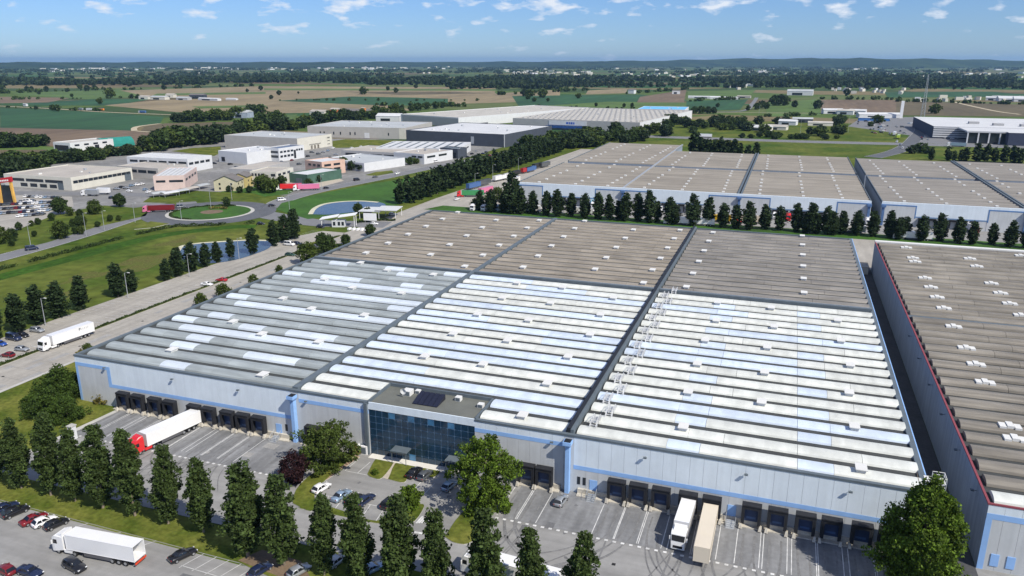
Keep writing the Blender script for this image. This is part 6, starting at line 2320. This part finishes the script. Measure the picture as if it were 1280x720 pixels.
def lorry(x, y, deg, cabc, trc, label, group=None, opened=False, z=0.08, parts=('cab', 'trailer'), short=False, wheels=True, name=None):
    """(x, y) is the ground point below the middle of the whole vehicle"""
    name = name or ('articulated_lorry' if len(parts) == 2 else ('semi_trailer' if parts == ('trailer',) else 'lorry_tractor'))
    r = thing(name, label, 'lorry' if 'cab' in parts else 'trailer', (x, y, z), math.radians(deg), group)
    Lb = 7.6 if short else 13.6
    full = Lb + (3.1 if 'cab' in parts else 0)
    fx = full / 2 - 1.28
    if 'cab' in parts:
        c = link('cab', CAB, r, (fx, 0, 0))
        recolour(c, CP[cabc])
        link('windscreen', CABG, c)
        link('chassis', CHAS, r, (fx, 0, 0))
        if wheels:
            for dx in (0.0, -3.3):
                for s in (-1, 1):
                    link('wheel', LW, r, (fx + dx, s * 1.05, 0.5))
        tx = fx - 1.8
    else:
        tx = full / 2
    if 'trailer' in parts:
        t = link('trailer_box', TBO if opened else (TB_S if short else TB), r, (tx, 0, 0))
        recolour(t, CP[trc])
        if not short:
            link('trailer_frame', TF, r, (tx, 0, 0))
            if opened:
                link('rear_bumper', BUMPER, r, (tx, 0, 0))
        if wheels:
            for dx in ((-9.0, -10.3, -11.6) if not short else (-5.6,)):
                for s in (-1, 1):
                    link('wheel', LW, r, (tx + dx, s * 1.05, 0.5))
    return r


def mid(a, b):
    return ((a[0] + b[0]) / 2, (a[1] + b[1]) / 2)


# lorry on the service road: nose low left, tail high right
a_, b_2 = G(55, 441), G(120, 418)
lr = lorry((a_[0] + b_2[0]) / 2 - 1.25, (a_[1] + b_2[1]) / 2, math.degrees(math.atan2(a_[1] - b_2[1], a_[0] - b_2[0])), 'white', 'white', 'white articulated lorry driving along the service road beside the car park')
m_ = MB()
for k, (x, s) in enumerate(((-8.4, 0.55), (-9.2, 0.34), (-9.75, 0.34), (-10.3, 0.34), (-10.85, 0.34), (-11.4, 0.34))):
    for sy in (-1, 1):
        yy = sy * 1.300
        m_.box(x - s * 0.5, yy - 0.006, 3.0 - s * 0.4, x + s * 0.2 - s * 0.5, yy + 0.006, 3.0 + s)
        if k == 0:
            m_.box(x - s * 0.5 - 0.5, yy - 0.006, 3.0 + s * 0.7, x + s * 0.2 - s * 0.5, yy + 0.006, 3.0 + s)
            m_.box(x - s * 0.5 - 0.35, yy - 0.006, 3.0 + s * 0.15, x + s * 0.2 - s * 0.5, yy + 0.006, 3.0 + s * 0.4)
LET = m_.mesh('lettering', CP['black'])
link('lettering', LET, lr, (16.7 / 2 - 1.28 - 1.8, 0, 0))
a_, b_2 = G(66, 691), G(169, 711)
lorry((a_[0] + b_2[0]) / 2, (a_[1] + b_2[1]) / 2 + 1.25, math.degrees(math.atan2(a_[1] - b_2[1], a_[0] - b_2[0])), 'white', 'white', 'white articulated lorry with open rear doors standing in the lorry park', opened=True)
lorry(-122.9, 118.4, -101, 'scarlet', 'white', 'red cabbed lorry with a long white trailer backed up to the left docks')
lorry(-11.1, 120.8, -92, 'white', 'white', 'white lorry backed into a dock right of the blue column', short=True, name='box_lorry')
lorry(-7.0, 119.0, -90.5, 'white', 'beige', 'beige topped semi trailer backed into the next dock', parts=('trailer',))
p = G(579, 711)
lorry(p[0] + 8.4, p[1] - 0.6, 176, 'white', 'white', 'white lorry passing behind the front poplars at the bottom')
lorry(*G(199, 265), 210, 'pink', 'dark red', 'dark red lorry with pink cab turning into the roundabout')
lorry(*G(361, 237.5), 215, 'white', 'scarlet', 'red trailered lorry queueing behind the pink one')
lorry(*G(383, 238), 215, 'white', 'pink', 'white cabbed lorry with a bright pink trailer')
lorry(*G(113, 245), 195, 'white', 'silver', 'white box lorry parked before the cream workshop', short=True, name='box_lorry')
lorry(*G(130, 243), 195, 'white', 'white', 'second white box lorry behind the one at cream workshop', short=True, parts=('trailer',), name='box_lorry')
# trailers on the hard standing between avenue and rear warehouse
tp = [(592, 236, 'trailer blue', 'dark blue trailer at the near end of the hard standing'), (605, 232, 'grey', 'dark trailer with white roof next to the blue one'), (624, 226, 'white', 'white trailer in the middle of the hard standing'), (633, 224, 'white', 'second white trailer close beside the first'), (643, 220.5, 'black', 'black ended trailer by the tall poplar'), (658, 216, 'red', 'red trailer before the blue curtain trailer'), (663, 215, 'trailer blue', 'blue curtain trailer towards the far end'), (672, 210.5, 'black', 'black trailer with a white frame near the far end'), (681, 209, 'grey', 'grey trailer last in the hard standing'), (607, 242, 'pink', 'pink and white trailer nearest the red cab'), (642, 229, 'white', 'low white trailer behind the tall poplar')]
for px, py, c_, lab in tp:
    p = G(px, py)
    lorry(p[0], p[1], 78, 'white', c_, lab, 'trailers on the hard standing', parts=('trailer',))
lorry(*G(588, 246), 205, 'scarlet', 'trailer green', 'green trailer lorry with bright red cab by the hard standing')
for i, (px, py, c_, d) in enumerate(((594, 263, 'white', -95), (607.5, 263.5, 'white', -95), (624, 264, 'pale blue', -95), (641, 264.5, 'white', -95))):
    p = G(px, py)
    lorry(p[0], p[1] + 5, d, c_, 'white', f'{nth(i)} {c_} tractor from the left nosed up behind the main roof', 'lorry tractors behind the main roof', parts=('cab',))
lorry(*G(662, 265.5), 180, 'white', 'white', 'white trailer with red print parked broadside behind the main roof', parts=('trailer',))
yard = [(708, 254, 'white', 'white', -80), (741, 258, 'white', 'cyan', -75), (772, 266, 'white', 'white', 178), (723, 268, 'white', 'white', 180), (850, 281, 'white', 'white', 180), (872, 282, 'white', 'white', 182), (827, 262, 'white', 'silver', -88), (893, 277.5, 'white', 'yellow', 178), (938, 279, 'scarlet', 'beige', 178), (969, 271, 'white', 'red', -90), (985, 273, 'scarlet', 'grey', -90), (1009, 275, 'white', 'white', -90), (1083, 279, 'white', 'white', -88), (1208, 288, 'red', 'white', -70), (1058, 291, 'white', 'white', 180), (1140, 300, 'white', 'white', 180)]
for i, (px, py, a, b, d) in enumerate(yard):
    p = G(px, py)
    lorry(p[0], p[1], d, a, b, f'{b} trailered lorry, {nth(i)} in the yard behind the poplar row', 'lorries in the rear yard')
lorry(*G(880, 172), 180, 'white', 'white', 'white lorry on the highway before the thicket')
lorry(*G(1195, 183.5), 178, 'white', 'pale blue', 'pale blue lorry on the highway behind the little poplars')
lorry(*G(1123, 173), 80, 'lime', 'lime', 'lime green lorry climbing the overpass road')
lorry(*G(1118, 169), 80, 'white', 'white', 'white lorry ahead of the lime green one on the overpass')
for i, (px, py, b) in enumerate(((100, 138, 'silver'), (112, 138.3, 'white'), (126, 138.5, 'orange'), (178, 141.5, 'trailer blue'))):
    p = G(px, py)
    lorry(p[0], p[1], 170, 'white', b, f'{b} lorry on the road through the green field', 'lorries on the field road', wheels=False)
lorry(*G(676, 254), 10, 'yellow', 'yellow', 'yellow tractor unit standing in the rear yard', parts=('cab',))

# ------------------------------------------------------------------ street furniture
def lamp(px, py, h, label, arm=1.6, deg=0):
    p = G(px, py)
    r = thing('street_lamp', label, 'street lamp', (p[0], p[1], 0), math.radians(deg))
    mb = MB()
    mb.cyl((0, 0, 0), (0, 0, h), 0.14, 0.08, n=6)
    part('pole', mb, STEEL, r)
    mb = MB()
    mb.cyl((0, 0, h), (arm, 0, h + 0.3), 0.06, n=5)
    part('arm', mb, STEEL, r)
    mb = MB()
    mb.box(arm - 0.2, -0.18, h + 0.22, arm + 0.7, 0.18, h + 0.36)
    part('lamp_head', mb, VENT, r)


for i, (px, py, h) in enumerate(((39, 310, 11), (108, 295, 11), (131, 289, 10), (169, 278, 10), (227, 275, 10), (290, 250, 10), (362, 262, 10), (402, 238, 10))):
    lamp(px, py, h, f'{nth(i)} slim street lamp from the left along the main road')
for i, (px, py, h) in enumerate(((57, 407, 9), (160, 372, 9), (237, 346, 9), (299, 324, 9), (353, 303, 9))):
    lamp(px, py, h, f'{nth(i)} lamp post from the left under the car park poplars')
lamp(264, 262, 16, 'tall light mast in the middle of the roundabout', 0.6)
for i, (px, py) in enumerate(((594, 236), (616, 224), (520, 250), (648, 214))):
    lamp(px, py, 10, f'{nth(i)} lamp post from the left along the avenue by the hard standing')
for i, (px, py) in enumerate(((948, 150), (1028, 142), (1112, 168), (1000, 170), (1060, 166))):
    lamp(px, py, 20, f'{nth(i)} tall highway light mast from the left')
p = G(92, 549)
r = thing('gate_pillar', 'white gate pillar at the corner of the dock yard lawn', 'pillar', (p[0], p[1], 0))
part('pillar', MB().box(-0.6, -0.6, 0, 0.6, 0.6, 3.2), WHITEW, r)
part('cap', MB().box(-0.75, -0.75, 3.2, 0.75, 0.75, 3.4), KERB, r)
p = G(455, 566)
r = thing('plant_box', 'white boxy air cooling unit on the lawn beside the office', 'cooling unit', (p[0], p[1], 0))
part('casing', MB().box(-1.2, -0.8, 0, 1.2, 0.8, 2.0), WHITE, r)
part('fan_grille', MB().box(-0.95, -0.86, 0.3, 0.95, -0.802, 1.7), COPE, r)
part('top_plate', MB().box(-0.6, -0.4, 2.0, 0.6, 0.4, 2.12), COPE, r)
# green container in the aisle mouth at the back
p = G(1082, 308)
r = thing('skip_container', 'cream container standing at the far mouth of the aisle', 'container', (31.6, 322, 0))
part('box', MB().box(-2.4, -3, 0.2, 2.4, 3, 3.0), CREAM, r)
part('lid', MB().box(-2.5, -3.1, 3.002, 2.5, 3.1, 3.15), ROOFY, r)
part('skids', MB().box(-2.2, -2.8, 0, 2.2, 2.8, 0.198), TYRE, r)
# ------------------------------------------------------------------ haze: one closed box of pale air
mb = MB()
mb.box(-40000, -40000, -1.5, 40000, 40000, 260)
hz = bpy.data.materials.new('haze_air')
hz.use_nodes = True
t = hz.node_tree
t.nodes.remove(t.nodes['Principled BSDF'])
pv = t.nodes.new('ShaderNodeVolumePrincipled')
pv.inputs['Color'].default_value = (0.38, 0.66, 1.0, 1)
pv.inputs['Density'].default_value = 0.000034
pv.inputs['Anisotropy'].default_value = 0.2
t.links.new(pv.outputs[0], t.nodes['Material Output'].inputs['Volume'])
o = link('haze', mb.mesh('haze', hz), kind='stuff')
o['label'] = 'thin blue summer haze'
